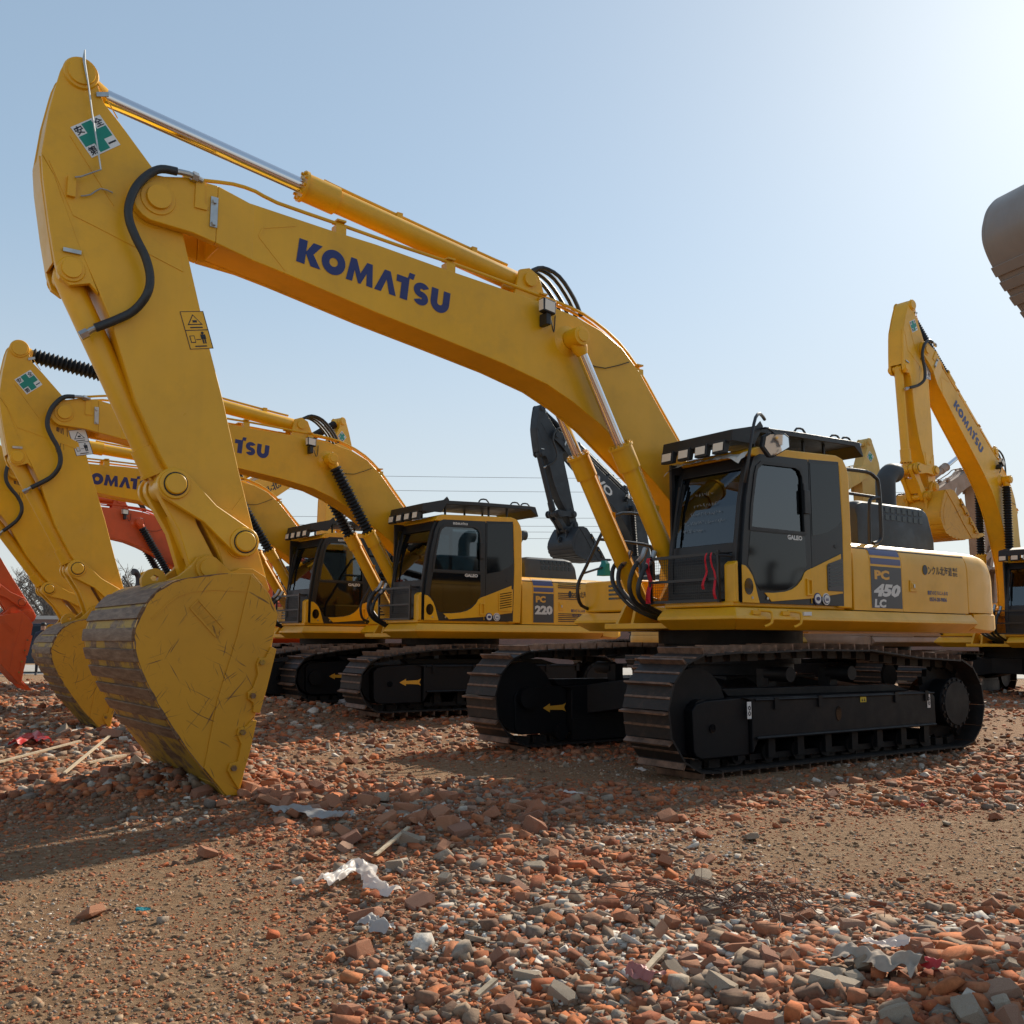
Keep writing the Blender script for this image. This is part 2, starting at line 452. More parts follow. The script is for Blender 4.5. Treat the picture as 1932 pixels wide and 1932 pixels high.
def side_text(mb, vf, x, z, wd, ht, y, mi=0, tilt=0, sgn=1):
    """text box on a side plane; x,z = lower left corner as read; sgn +1 for the left (+Y) side, -1 for the right side"""
    a = R_(tilt)
    return put_text(mb, vf, (x, y, z), (-sgn * wd * cos(a), 0, wd * sin(a)), (sgn * ht * sin(a), 0, ht * cos(a)), mi, fit=True)
KOM = glyphs_komatsu()

def disc(mb, x, y, z, r, mi=0, rz=None, n=20, s=1):
    rz = rz or r
    return mb.prism([(x + r * cos(2 * pi * k / n), z + rz * sin(2 * pi * k / n)) for k in range(n)], y, y + .004 * s, mi)
def arc(cx, cz, r, a0, a1, n=6):
    return [(cx + r * cos(R_(a0 + (a1 - a0) * k / n)), cz + r * sin(R_(a0 + (a1 - a0) * k / n))) for k in range(n + 1)]
def smooth2(pts, k=4):
    P = [Vector((p[0], p[1], 0)) for p in pts]; Q = []
    for i in range(len(P) - 1):
        p0 = P[max(0, i - 1)]; p1 = P[i]; p2 = P[i + 1]; p3 = P[min(len(P) - 1, i + 2)]
        for j in range(k):
            t = j / k; q = .5 * ((2 * p1) + (-p0 + p2) * t + (2 * p0 - 5 * p1 + 4 * p2 - p3) * t * t + (-p0 + 3 * p1 - 3 * p2 + p3) * t ** 3); Q.append((q.x, q.y))
    Q.append((P[-1].x, P[-1].y)); return Q

# ---------------------------------------------------------------- boom (frame of the big machine: x forward, y left, z up, metres)
J = dict(F=(.34, 2.05), E=(2.604, 4.342), A=(3.05, 4.93), P=(6.84, 4.73), C=(7.45, 5.63), B=(7.43, 4.03), I=(6.02, 2.013), L=(6.597, 2.434), K=(6.302, 1.79), T=(5.93, 1.64))
def build_boom(logo, light=True, sgns=(1,), dx=0):
    k = Kit(); w = .22
    top = [(6.30, 4.968), (6.12, 4.932), (5.29, 4.875), (4.86, 4.855), (4.142, 4.79), (3.411, 4.735), (2.869, 4.69), (2.469, 4.632), (2.142, 4.55), (1.837, 4.405), (1.582, 4.18), (1.40, 3.95), (1.2, 3.70), (.943, 3.40), (.62, 2.98), (.33, 2.55), (.16, 2.22)]
    bot = [(.13, 2.05), (.18, 1.92), (.30, 1.85), (.44, 1.88), (.60, 2.06), (.78, 2.33), (1.107, 2.741), (1.40, 2.98), (1.661, 3.166), (1.92, 3.345), (2.153, 3.507), (2.531, 3.70), (2.869, 3.835), (3.406, 3.96), (4.155, 4.09), (4.844, 4.204), (5.720, 4.374), (6.02, 4.424), (6.30, 4.475)]
    mb = MB(); ib = [(x, z + .012) for x, z in bot]; it = [(x, z - .008) for x, z in top]
    mb.prism(it + ib, -w + .03, w - .03)
    for s in (1, -1):                                   # side plates stand proud of the web plates
        mb.prism(top + bot, s * (w - .03), s * w)
    for s in (1, -1):                                   # forked tip
        y0, y1 = s * .205, s * .285
        tip = [(6.36, 4.972), (6.62, 4.975), (6.80, 4.93)] + arc(6.84, 4.73, .20, 75, -75, 8) + [(6.55, 4.515), (6.36, 4.475)]
        mb.prism(tip, y0, y1)
        mb.loft([[(6.36, y0, 4.475), (6.36, y1, 4.475), (6.36, y1, 4.972), (6.36, y0, 4.972)], [(6.02, s * .2, 4.425), (6.02, s * .2215, 4.425), (6.02, s * .2215, 4.915), (6.02, s * .2, 4.915)]])
    b = k.add('boom', mb, 'yellow', bev=.012)
    # pin bosses
    mb = MB()
    for s in (1, -1):
        mb.lathe((6.84, s * .285, 4.73), (6.84, s * .5, 4.73), [(0, .14), (.012, .135), (.014, .10), (.045, .095)], 28)
    mb.cyl((2.604, -.46, 4.342), (2.604, .46, 4.342), .085, seg=24)
    for s in (1, -1):
        mb.lathe((2.604, s * .2, 4.342), (2.604, s * .6, 4.342), [(0, .20), (.03, .15), (.055, .115), (.07, .105)], 26)
        mb.lathe((2.604, s * .24, 4.342), (2.604, s * .6, 4.342), [(.05, .10), (.23, .10), (.235, .07), (.25, .065)], 24)
    k.add('pin_boss', mb, 'yellow', b, ang=30)
    mb = MB()
    for s in (1, -1): mb.prism([(3.25, 4.70), (3.17, 5.02), (3.05, 5.06), (2.93, 5.0), (2.80, 4.66)], s * .12, s * .16)
    mb.cyl((3.05, -.19, 4.93), (3.05, .19, 4.93), .075, seg=20)
    k.add('cylinder_bracket', mb, 'yellow', b, bev=.006)
    mb = MB()
    mb.box(6.36, 6.42, .286, .30, 4.60, 4.86)
    for z in (4.63, 4.82): mb.cyl((6.39, .30, z), (6.39, .325, z), .022, seg=6)
    k.add('pin_keeper', mb, 'steel', b)
    # tapered doubler edge on the side plate
    mb = MB(); dl = [(5.649, 4.83), (5.937, 4.738), (5.972, 4.652), (5.72, 4.40)]
    for q in range(3):
        (x1, z1), (x2, z2) = dl[q], dl[q + 1]; mb.bar((x1, w + .001, z1), (x2, w + .001, z2), .006, .016)
    k.add('weld_seam', mb, 'yellow', b)
    # lines along the top
    mb = MB()
    up = [(6.62, 5.0), (6.45, 5.02), (6.2, 5.06), (6.0, 5.05), (5.8, 5.0), (5.2, 4.955), (4.6, 4.905), (4.03, 4.87), (3.36, 4.81), (2.95, 4.77), (2.5, 4.72), (2.2, 4.64), (1.85, 4.47), (1.56, 4.22), (1.3, 3.9), (.95, 3.47), (.62, 3.05)]
    mb.tube([(x, .165, z + .02) for x, z in up], .017, 8)
    mb.tube([(x, .11, z + .01) for x, z in up[8:]], .017, 8)
    mb.tube([(x, -.165, z + .02) for x, z in up[:]], .017, 8)
    mb.tube([(x, -.11, z + .01) for x, z in up[8:]], .017, 8)
    k.add('hydraulic_pipe', mb, 'yellow', b)
    for x, z in ((5.2, 4.955), (4.03, 4.87), (2.9, 4.755), (1.56, 4.22)):
        mb = MB(); mb.box(x - .05, x + .05, .10, .20, z - .09, z + .0); mb.box(x - .045, x + .045, .09, .21, z + .035, z + .052)
        mb.box(x - .05, x + .05, -.20, -.10, z - .09, z + .0); mb.box(x - .045, x + .045, -.21, -.09, z + .035, z + .052)
        k.add('pipe_clamp', mb, ['yellow'], b)
    mb = MB(); mb.prism([(6.55, 4.99), (6.48, 4.99), (6.47, 4.78), (6.44, 4.77), (6.45, 4.73), (6.55, 4.73)], .287, .30)
    k.add('hose_bracket', mb, 'yellow', b)
    mb = MB()
    for y in (-.12, -.04, .05, .12):
        mb.tube([(3.0, y, 5.05), (2.85, y, 5.12), (2.65, y * 1.2, 5.06), (2.45, y * 1.2, 4.86), (2.35, y * 1.2, 4.68)], .022, 8, smooth=3)
    k.add('jumper_hose', mb, 'hose', b)
    if light:
        mb = MB(); mb.prism([(3.03, 4.55), (2.88, 4.53), (2.87, 4.67), (3.03, 4.69)], .29, .38); mb.box(2.92, 2.98, .23, .36, 4.42, 4.55)
        l = k.add('work_light', mb, 'black', b, bev=.01)
        mb = MB(); mb.prism([(3.034, 4.565), (3.036, 4.675), (3.032, 4.675), (3.03, 4.565)], .30, .37); mb.prism([(3.018, 4.565), (2.895, 4.548), (2.89, 4.655), (3.015, 4.675)], .381, .384)
        k.add('lens', mb, 'lamp', l)
        mb = MB(); mb.tube([(2.9, .33, 4.48), (2.86, .31, 4.38), (2.80, .25, 4.42), (2.78, .24, 4.58)], .006, 6); k.add('cable', mb, 'rubber', b)
    mb = MB(); mb.tube([(2.60, .41, 4.45), (2.50, .34, 4.44), (2.44, .26, 4.34), (2.42, .24, 4.20), (2.33, .235, 4.14)], .007, 6)
    mb.tube([(2.33, .235, 4.14), (2.1, .24, 4.13), (1.75, .235, 4.26)], .005, 6)
    k.add('grease_line', mb, 'rubber', b)
    if logo:
        for s in sgns:
            mb = MB()
            if logo == 'K':
                tl = math.degrees(atan2(-.178, -1.557)) + 180
                if s > 0: side_text(mb, KOM, 5.632 - dx, 4.50 - dx * .112, 1.57, .285, w + .004, 0, -6.4)
                else: side_text(mb, KOM, 4.08, 4.33, 1.57, .285, -w - .004, 0, 6.5, -1)
                k.add('lettering', mb, 'blue', b, ang=0)
            else:
                col, org, wd, ht, y = logo[1:]
                vf = T(logo[0], .03)
                if s > 0: side_text(mb, vf, org[0], org[1], wd, ht, w + .004, 0, org[2])
                else: side_text(mb, vf, org[0], org[1], wd, ht, -w - .004, 0, org[2], -1)
                k.add('lettering', mb, col, b, ang=0)
    return k

def kanji_sticker(k, par, cx, cz, sx, sy, rot, y, s=1):
    """white square with a green cross and four characters"""
    a = R_(rot)
    def P(u, v): return (cx - s * (u * sx * cos(a) - v * sy * sin(a)), cz + u * sx * sin(a) + v * sy * cos(a))
    mb = MB(); mb.prism([P(*q) for q in ((-.5, -.5), (.5, -.5), (.5, .5), (-.5, .5))], y + s * .002, y + s * .004)
    st = k.add('safety_sticker', mb, 'white', par, ang=0)
    mb = MB(); t, e = .165, .46
    mb.prism([P(*q) for q in ((-t, -e), (t, -e), (t, -t), (e, -t), (e, t), (t, t), (t, e), (-t, e), (-t, t), (-e, t), (-e, -t), (-t, -t))], y + s * .0045, y + s * .0055)
    k.add('green_cross', mb, 'green', st, ang=0)
    mb = MB()
    for ch, (u, v) in zip('安全第一', ((-.46, .2), (.2, .2), (-.46, -.46), (.2, -.46))):
        o = P(u, v); p1 = P(u + .26, v); p2 = P(u, v + (.26 if ch != '一' else .05))
        if ch == '一': q = P(u, v + .1); o2 = (q[0], q[1])
        else: o2 = o
        put_text(mb, T(ch, .02), (o2[0], y + s * .0062, o2[1]), (p1[0] - o[0], 0, p1[1] - o[1]), (p2[0] - o[0], 0, p2[1] - o[1]), 0, fit=True)
    k.add('characters', mb, 'ink', st, ang=0)

def build_arm(main=True, cross=True, white=False):
    k = Kit(); w = .19
    tri = [(7.692, 4.896), (7.596, 4.749), (7.393, 4.237), (7.137, 3.728), (6.898, 3.073), (6.689, 2.662), (6.50, 2.36), (6.36, 2.20), (6.20, 1.92), (6.06, 1.60)]
    back = [(5.76, 1.60), (5.79, 1.76), (5.855, 1.951), (6.056, 2.618), (6.206, 3.174), (6.385, 3.75), (6.549, 4.336), (6.62, 4.60), (6.70, 4.80), (6.844, 4.993), (7.141, 5.321), (7.27, 5.45), (7.315, 5.56), (7.33, 5.66), (7.375, 5.735), (7.45, 5.765), (7.53, 5.735), (7.58, 5.66), (7.60, 5.60), (7.614, 5.527), (7.66, 5.25)]
    tip = arc(5.93, 1.64, .17, -14, -166, 8)
    full = tri + tip[1:-1] + back
    mb = MB()
    ins = [(x + (6.85 - x) * .012, z + (3.6 - z) * .006) for x, z in full]
    mb.prism(ins, -w + .02, w - .02)
    for s in (1, -1): mb.prism(full, s * (w - .02), s * w)
    a = k.add('arm', mb, 'yellow', bev=.010)
    mb = MB()                                            # bucket-cylinder bracket in front of the box
    br = [(7.690, 4.890), (7.669, 4.702), (7.60, 4.32), (7.545, 4.06), (7.505, 3.95), (7.43, 3.905), (7.35, 3.93), (7.29, 3.95), (7.22, 3.88), (7.39, 4.25), (7.59, 4.74)]
    for s in (1, -1): mb.prism(br, s * .135, s * (w + .004))
    mb.loft([[(7.70, y, 4.90), (7.675, y, 4.70), (7.605, y, 4.32), (7.555, y, 4.07), (7.53, y, 4.09), (7.58, y, 4.33), (7.648, y, 4.70), (7.67, y, 4.89)] for y in (-.135, .135)])
    k.add('cylinder_bracket', mb, 'yellow', a, bev=.006)
    mb = MB()
    for (x, z), r in ((J['C'], .105), (J['B'], .075)):
        for s in (1, -1): mb.lathe((x, s * w, z), (x, s * .6, z), [(0, r + .03), (.02, r + .02), (.022, r), (.04, r * .95)], 26)
    x, z = J['P']
    for s in (1, -1): mb.lathe((x, s * (w - .001), z), (x, s * .6, z), [(0, .22), (.012, .21)], 26)
    k.add('pin_boss', mb, 'yellow', a)
    mb = MB()
    mb.box(7.37, 7.50, w + .012, w + .03, 4.155, 4.185); 
    mb.prism([(7.33, 5.47), (7.24, 5.50), (7.245, 5.535), (7.335, 5.505)], w + .01, w + .024)
    k.add('pin_keeper', mb, 'steel', a)
    # doublers
    mb = MB()
    db = [(7.64, 4.86), (7.44, 4.46), (7.30, 4.42), (6.84, 4.28), (6.585, 4.20), (6.615, 4.32), (7.0, 4.50), (7.55, 4.80)]
    mb.prism(db, w, w + .006)
    tipd = [(6.36, 2.36), (6.25, 2.30), (6.10, 2.28), (6.005, 2.42), (5.86, 1.93), (5.80, 1.74)] + arc(5.93, 1.64, .155, 200, 340, 8) + [(6.19, 1.94)]
    mb.prism(tipd, w, w + .007); mb.prism(tipd, -w, -w - .007)
    for (p, q) in (((7.50, 5.10), (7.15, 4.62)), ((7.33, 5.60), (7.16, 5.35))): mb.bar((p[0], w, p[1]), (q[0], w, q[1]), .012, .008)
    k.add('doubler_plate', mb, 'yellow', a, bev=.003)
    mb = MB()
    for x, z in ((6.02, 2.013),): mb.lathe((x, w, z), (x, .9, z), [(0, .13), (.03, .13), (.032, .08)], 24); mb.lathe((x, -w, z), (x, -.9, z), [(0, .13), (.03, .13), (.032, .08)], 24)
    mb.lathe((6.09, w, 2.21), (6.09, .9, 2.21), [(0, .035), (.02, .033), (.02, .018)], 16)
    k.add('link_boss', mb, 'yellow', a)
    if cross: kanji_sticker(k, a, 7.315, 5.15, .268, .262, 40, w)
    # warning sticker: two framed pictograms
    mb = MB()
    sk_, ox, oz = (1, 0, 0) if main else (1.25, .16, .62)
    A = lambda u, v: (6.60 + ox - sk_ * (.19 * u + .10 * (1 - v)), 3.865 + oz + sk_ * (.06 * u * .7 - .30 * (1 - v)))
    def rect(u0, v0, u1, v1, y, mi): mb.prism([A(u0, v0), A(u1, v0), A(u1, v1), A(u0, v1)], w + y, w + y + .001, mi)
    rect(0, 0, 1, 1, .001, 0)
    for q in ((0, 0, 1, .015), (0, .985, 1, 1), (0, 0, .03, 1), (.97, 0, 1, 1), (0, .49, 1, .51)): rect(*q, .003, 1)
    tri_ = lambda c, s_: [A(c[0] - .32 * s_, c[1] - .12 * s_), A(c[0] + .32 * s_, c[1] - .12 * s_), A(c[0], c[1] + .16 * s_)]
    mb.prism(tri_((.5, .76), 1), w + .003, w + .004, 1); mb.prism(tri_((.5, .757), .78), w + .0045, w + .005, 0)
    rect(.42, .70, .60, .76, .006, 1); rect(.25, .555, .78, .585, .004, 1)
    rect(.12, .17, .33, .36, .003, 1); rect(.15, .19, .30, .34, .005, 0)
    rect(.62, .14, .68, .30, .004, 1); rect(.71, .14, .77, .30, .004, 1); rect(.59, .26, .80, .38, .004, 1); disc(mb, *A(.695, .42)[:1], w + .004, A(.695, .42)[1], .011, 1)
    rect(.37, .245, .57, .262, .004, 1); rect(.25, .06, .75, .09, .004, 1)
    k.add('warning_sticker', mb, ['white' if white else 'yellow', 'ink'], a, ang=0)
    if white:
        r9 = random.Random(9); mb = MB()
        for q in range(8):
            x0 = 6.84 + r9.uniform(-.09, .09); L9 = r9.uniform(.15, .75); sl = r9.uniform(-.10, .16)
            mb.prism([(x0 - .006, 4.56), (x0 + .006, 4.56), (x0 + .003 + sl * L9, 4.56 - L9), (x0 - .001 + sl * L9, 4.56 - L9)], w + .0005, w + .0012)
        k.add('grease_streak', mb, 'grease', a, ang=0)
    # hose looping from the boom to the bucket cylinder
    hs = [(6.716, 4.975), (6.838, 4.96), (6.932, 4.89), (7.022, 4.76), (7.068, 4.602), (7.061, 4.476), (7.001, 4.339), (6.924, 4.205), (6.880, 4.049), (6.897, 3.906), (6.972, 3.777), (7.095, 3.684), (7.237, 3.600)]
    mb = MB(); mb.tube([(x, .33 if i < 10 else .30 - .03 * (i - 9), z) for i, (x, z) in enumerate(hs)], .034, 12, smooth=4)
    h = k.add('hydraulic_hose', mb, 'hose', a)
    mb = MB(); mb.tube([(6.50, .3, 4.97), (6.62, .325, 4.985), (6.74, .33, 4.972)], .024, 10); mb.cyl((6.545, .31, 4.975), (6.59, .318, 4.98), .042, seg=6)
    mb.tube([(7.14, .22, 3.66), (7.26, .19, 3.585), (7.31, .16, 3.53)], .024, 10); mb.cyl((7.28, .175, 3.565), (7.33, .16, 3.53), .038, seg=6)
    k.add('hose_fitting', mb, 'steel', h)
    if main:
        tp = [(7.411, 5.555), (7.452, 5.72), (7.445, 5.80), (7.438, 5.70), (7.395, 5.482), (7.362, 5.298), (7.314, 5.067), (7.274, 4.860), (7.411, 4.763), (7.455, 4.745)]
        mb = MB(); mb.tube([(x, w + .06, z) for x, z in tp], .007, 6, smooth=1)
        mb.tube([(7.40, w + .03, 4.62), (7.33, w + .03, 4.65), (7.26, w + .03, 4.72), (7.17, w + .03, 4.71)], .006, 6, smooth=2)
        k.add('grease_line', mb, 'steel', a)
        mb = MB(); mb.box(7.44, 7.50, w, w + .04, 4.60, 4.76); k.add('line_bracket', mb, 'yellow', a)
    return k

BKT = [(6.119, 1.726), (6.270, 1.722), (6.40, 1.712), (6.563, 1.684), (6.69, 1.655), (6.785, 1.60), (6.86, 1.53), (6.915, 1.44), (6.955, 1.35), (6.972, 1.24), (6.950, 1.12), (6.905, 1.0), (6.846, .877), (6.750, .71), (6.66, .575), (6.561, .438), (6.455, .308), (6.33, .16), (6.235, .05)]
def build_bucket(label=None, hw=.78, worn=True, teeth=True, smin=0):
    k = Kit(); c = smooth2(BKT, 3)
    def off(d):
        o = []
        for i, p in enumerate(c):
            q = Vector(c[min(i + 1, len(c) - 1)]) - Vector(c[max(0, i - 1)]); q.normalize(); o.append((p[0] + q.y * d * 1.0, p[1] - q.x * d))
        return o
    # outward normal points away from the mouth
    t = off(.0); inn = [(x + (6.35 - x) * .04 , z + (1.1 - z) * .028) for x, z in c]
    mb = MB(); mb.prism(t + inn[::-1], -hw + .035, hw - .035)
    b = k.add('bucket', mb, 'worn' if worn else 'yellow_b', bev=.004)
    face = [(6.119, 1.726)] + c[1:] + [(6.16, .075), (6.105, .389), (6.059, .672), (5.954, 1.149), (5.908, 1.422), (5.982, 1.576)]
    for s in (1, -1):
        mb = MB(); mb.prism(face, s * (hw - .035), s * hw); p = k.add('side_plate', mb, 'scratch', b, bev=.006)
        if worn:
            rn = random.Random(31 + s); wm = MB(); o1 = []; i1 = []
            for q in range(4, len(c) - 1):
                v = Vector(c[min(q + 1, len(c) - 1)]) - Vector(c[q - 1]); v.normalize(); dd = rn.uniform(.003, .013)
                o1.append((c[q][0], c[q][1])); i1.append((c[q][0] + v.y * dd, c[q][1] - v.x * dd))
            cnt = sum(x for x, z in i1) / len(i1)
            wm.prism(o1 + i1[::-1], s * hw, s * (hw + .0015)); k.add('worn_rim', wm, 'strap', p, ang=0)
        mb = MB()                                        # cheek reinforcement and weld seams
        sm = [(6.137, 1.714), (6.227, 1.253), (6.360, .774), (6.44, .36)]
        edge = [(6.137, 1.714), (6.227, 1.253), (6.360, .774), (6.435, .30), (6.26, .09), (6.17, .09), (6.115, .389), (6.067, .672), (5.962, 1.149), (5.918, 1.422), (5.99, 1.57)]
        mb.prism(edge, s * hw, s * (hw + .012)); k.add('cheek_plate', mb, 'scratch', p, bev=.003)
        mb = MB()
        se = [(6.156, 1.592), (6.42, 1.597), (6.581, 1.578), (6.68, 1.54), (6.745, 1.485), (6.855, 1.371)]
        for i in range(len(se) - 1): mb.bar((se[i][0], s * hw, se[i][1]), (se[i + 1][0], s * hw, se[i + 1][1]), .01, .014)
        k.add('weld_seam', mb, 'scratch', p)
        mb = MB()
        for poly in ([(5.968, 1.175), (5.925, 1.155), (5.99, .868), (6.04, .679), (6.091, .686), (6.092, .755), (6.135, .785), (6.14, .835), (6.10, .865), (6.065, .97), (6.078, 1.04), (6.06, 1.09), (6.01, 1.09)],
                     [(6.101, .629), (6.06, .628), (6.105, .402), (6.178, .130), (6.235, .215), (6.268, .27), (6.255, .325), (6.195, .335), (6.175, .46), (6.207, .53), (6.20, .575), (6.14, .585)]):
            mb.prism(poly, s * (hw + .0125), s * (hw + .04))
        cu = k.add('side_cutter', mb, 'scratch', p, bev=.005)
        mb = MB()
        for x, z in ((6.042, 1.055), (6.105, .810), (6.171, .545), (6.229, .29)): mb.cyl((x, s * (hw + .04), z), (x, s * (hw + .065), z), .022, seg=6)
        k.add('bolt', mb, 'worn', cu)
        if label and s == 1:
            mb = MB(); A = Vector((6.587, 0, 1.455)); Bp = Vector((6.385, 0, 1.245)); n = Vector((-.72, 0, .69)) * 0
            d = (Bp - A).normalized(); u = Vector((d.z * -1, 0, d.x)); u = Vector((-d.z, 0, d.x)) * -1
            Ln = (Bp - A).length; H = .085
            u = Vector((-.70, 0, .71))
            fr = [A, Bp, Bp + u * H, A + u * H]
            for i in range(4):
                p1, p2 = fr[i], fr[(i + 1) % 4]; mb.bar((p1.x, hw + .002, p1.z), (p2.x, hw + .002, p2.z), .012, .012)
            o = A + d * .02 + u * .018
            vf = KOM if label == 'K' else T(label, .02)
            put_text(mb, vf, (o.x, hw + .004, o.z), d * (Ln - .04), u * (H - .036), fit=True)
            k.add('embossed_label', mb, 'scratch', p, ang=0)
    mb = MB(); n = len(c)                               # wear straps welded across the back
    N_ = len(c); cum = [0]
    for i in range(1, N_): cum.append(cum[-1] + hypot(c[i][0] - c[i - 1][0], c[i][1] - c[i - 1][1]))
    def at(t):
        for i in range(1, N_):
            if cum[i] >= t:
                f = (t - cum[i - 1]) / (cum[i] - cum[i - 1]); return (c[i - 1][0] + (c[i][0] - c[i - 1][0]) * f, c[i - 1][1] + (c[i][1] - c[i - 1][1]) * f)
        return c[-1]
    def nrm(t):
        a = Vector(at(t - .02)); b2 = Vector(at(t + .02)); q = (b2 - a).normalized(); return Vector((-q.y, q.x))
    for j, t0 in enumerate((.88, 1.04, 1.19, 1.34, 1.49, 1.65, 1.82)):
        if t0 < smin: continue
        Ls = .095
        P0 = [at(t0 + Ls * q / 3) for q in range(4)]; nn = [nrm(t0 + Ls * q / 3) for q in range(4)]
        o = [(p[0] + v.x * .018, p[1] + v.y * .018) for p, v in zip(P0, nn)]; i2 = [(p[0] - v.x * .004, p[1] - v.y * .004) for p, v in zip(P0, nn)]
        mb.prism(o + i2[::-1], -hw - .004, hw + .004)
    if smin == 0: mb.prism([(at(.70 + q * .05)[0] + nrm(.7 + q * .05).x * .012, at(.7 + q * .05)[1] + nrm(.7 + q * .05).y * .012) for q in range(4)] + [at(.85 - q * .05) for q in range(4)], -hw, hw)
    k.add('wear_strap', mb, 'strap' if worn else 'yellow_b', b, bev=.004)
    mb = MB()                                           # ears with the two pin holes
    ear = [(6.62, 1.675), (6.52, 1.72), (6.43, 1.80), (6.385, 1.875), (6.30, 1.90), (6.235, 1.875), (6.11, 1.77), (6.03, 1.80), (5.93, 1.80), (5.82, 1.74), (5.78, 1.64), (5.84, 1.54), (5.95, 1.51), (6.05, 1.56), (6.12, 1.70)]
    for s in (1, -1): mb.prism(ear, s * .205, s * .265)
    e = k.add('ear_plate', mb, 'yellow_b', b, bev=.006)
    mb = MB()
    for s in (1, -1):
        mb.lathe((6.302, s * .265, 1.79), (6.302, s * .6, 1.79), [(0, .10), (.03, .097), (.03, .072), (.05, .07)], 26)
        mb.lathe((5.93, s * .265, 1.64), (5.93, s * .6, 1.64), [(0, .11), (.03, .107), (.03, .08), (.05, .078)], 26)
    k.add('pin_boss', mb, 'yellow_b', e)
    mb = MB(); hook = smooth2([(6.73, 1.62), (6.745, 1.70), (6.70, 1.765), (6.64, 1.785), (6.58, 1.76), (6.545, 1.70)], 3)
    mb.ring(hook + [(6.55, 1.64), (6.64, 1.65)], [(6.68, 1.71), (6.65, 1.735), (6.61, 1.72), (6.62, 1.69), (6.66, 1.685)], -.03, .03)
    k.add('lifting_eye', mb, 'yellow_b', b)
    if teeth:
        mb = MB(); mb.prism([(6.36, .19), (6.30, .20), (6.13, .03), (6.10, -.03), (6.17, -.01), (6.24, .04)], -hw - .002, hw + .002)
        l = k.add('cutting_edge', mb, 'worn' if worn else 'yellow_b', b, bev=.004)
        for q in range(5):
            y = (q - 2) * (hw * 2 - .18) / 4
            mb = MB(); mb.loft([[(x + dx, y + dy, z + dz) for dx, dy, dz in ((.03, -wd, -.03), (.03, wd, -.03), (-.03, wd, .03), (-.03, -wd, .03))] for x, z, wd in ((6.25, .13, .065), (6.10, -.03, .055), (6.01, -.13, .04))] + [[(5.93 + dx, y + dy, -.22 + dz) for dx, dy, dz in ((.008, -.03, -.006), (.008, .03, -.006), (-.008, .03, .006), (-.008, -.03, .006))]])
            k.add('tooth', mb, 'worn' if worn else 'yellow_b', b)
    return k

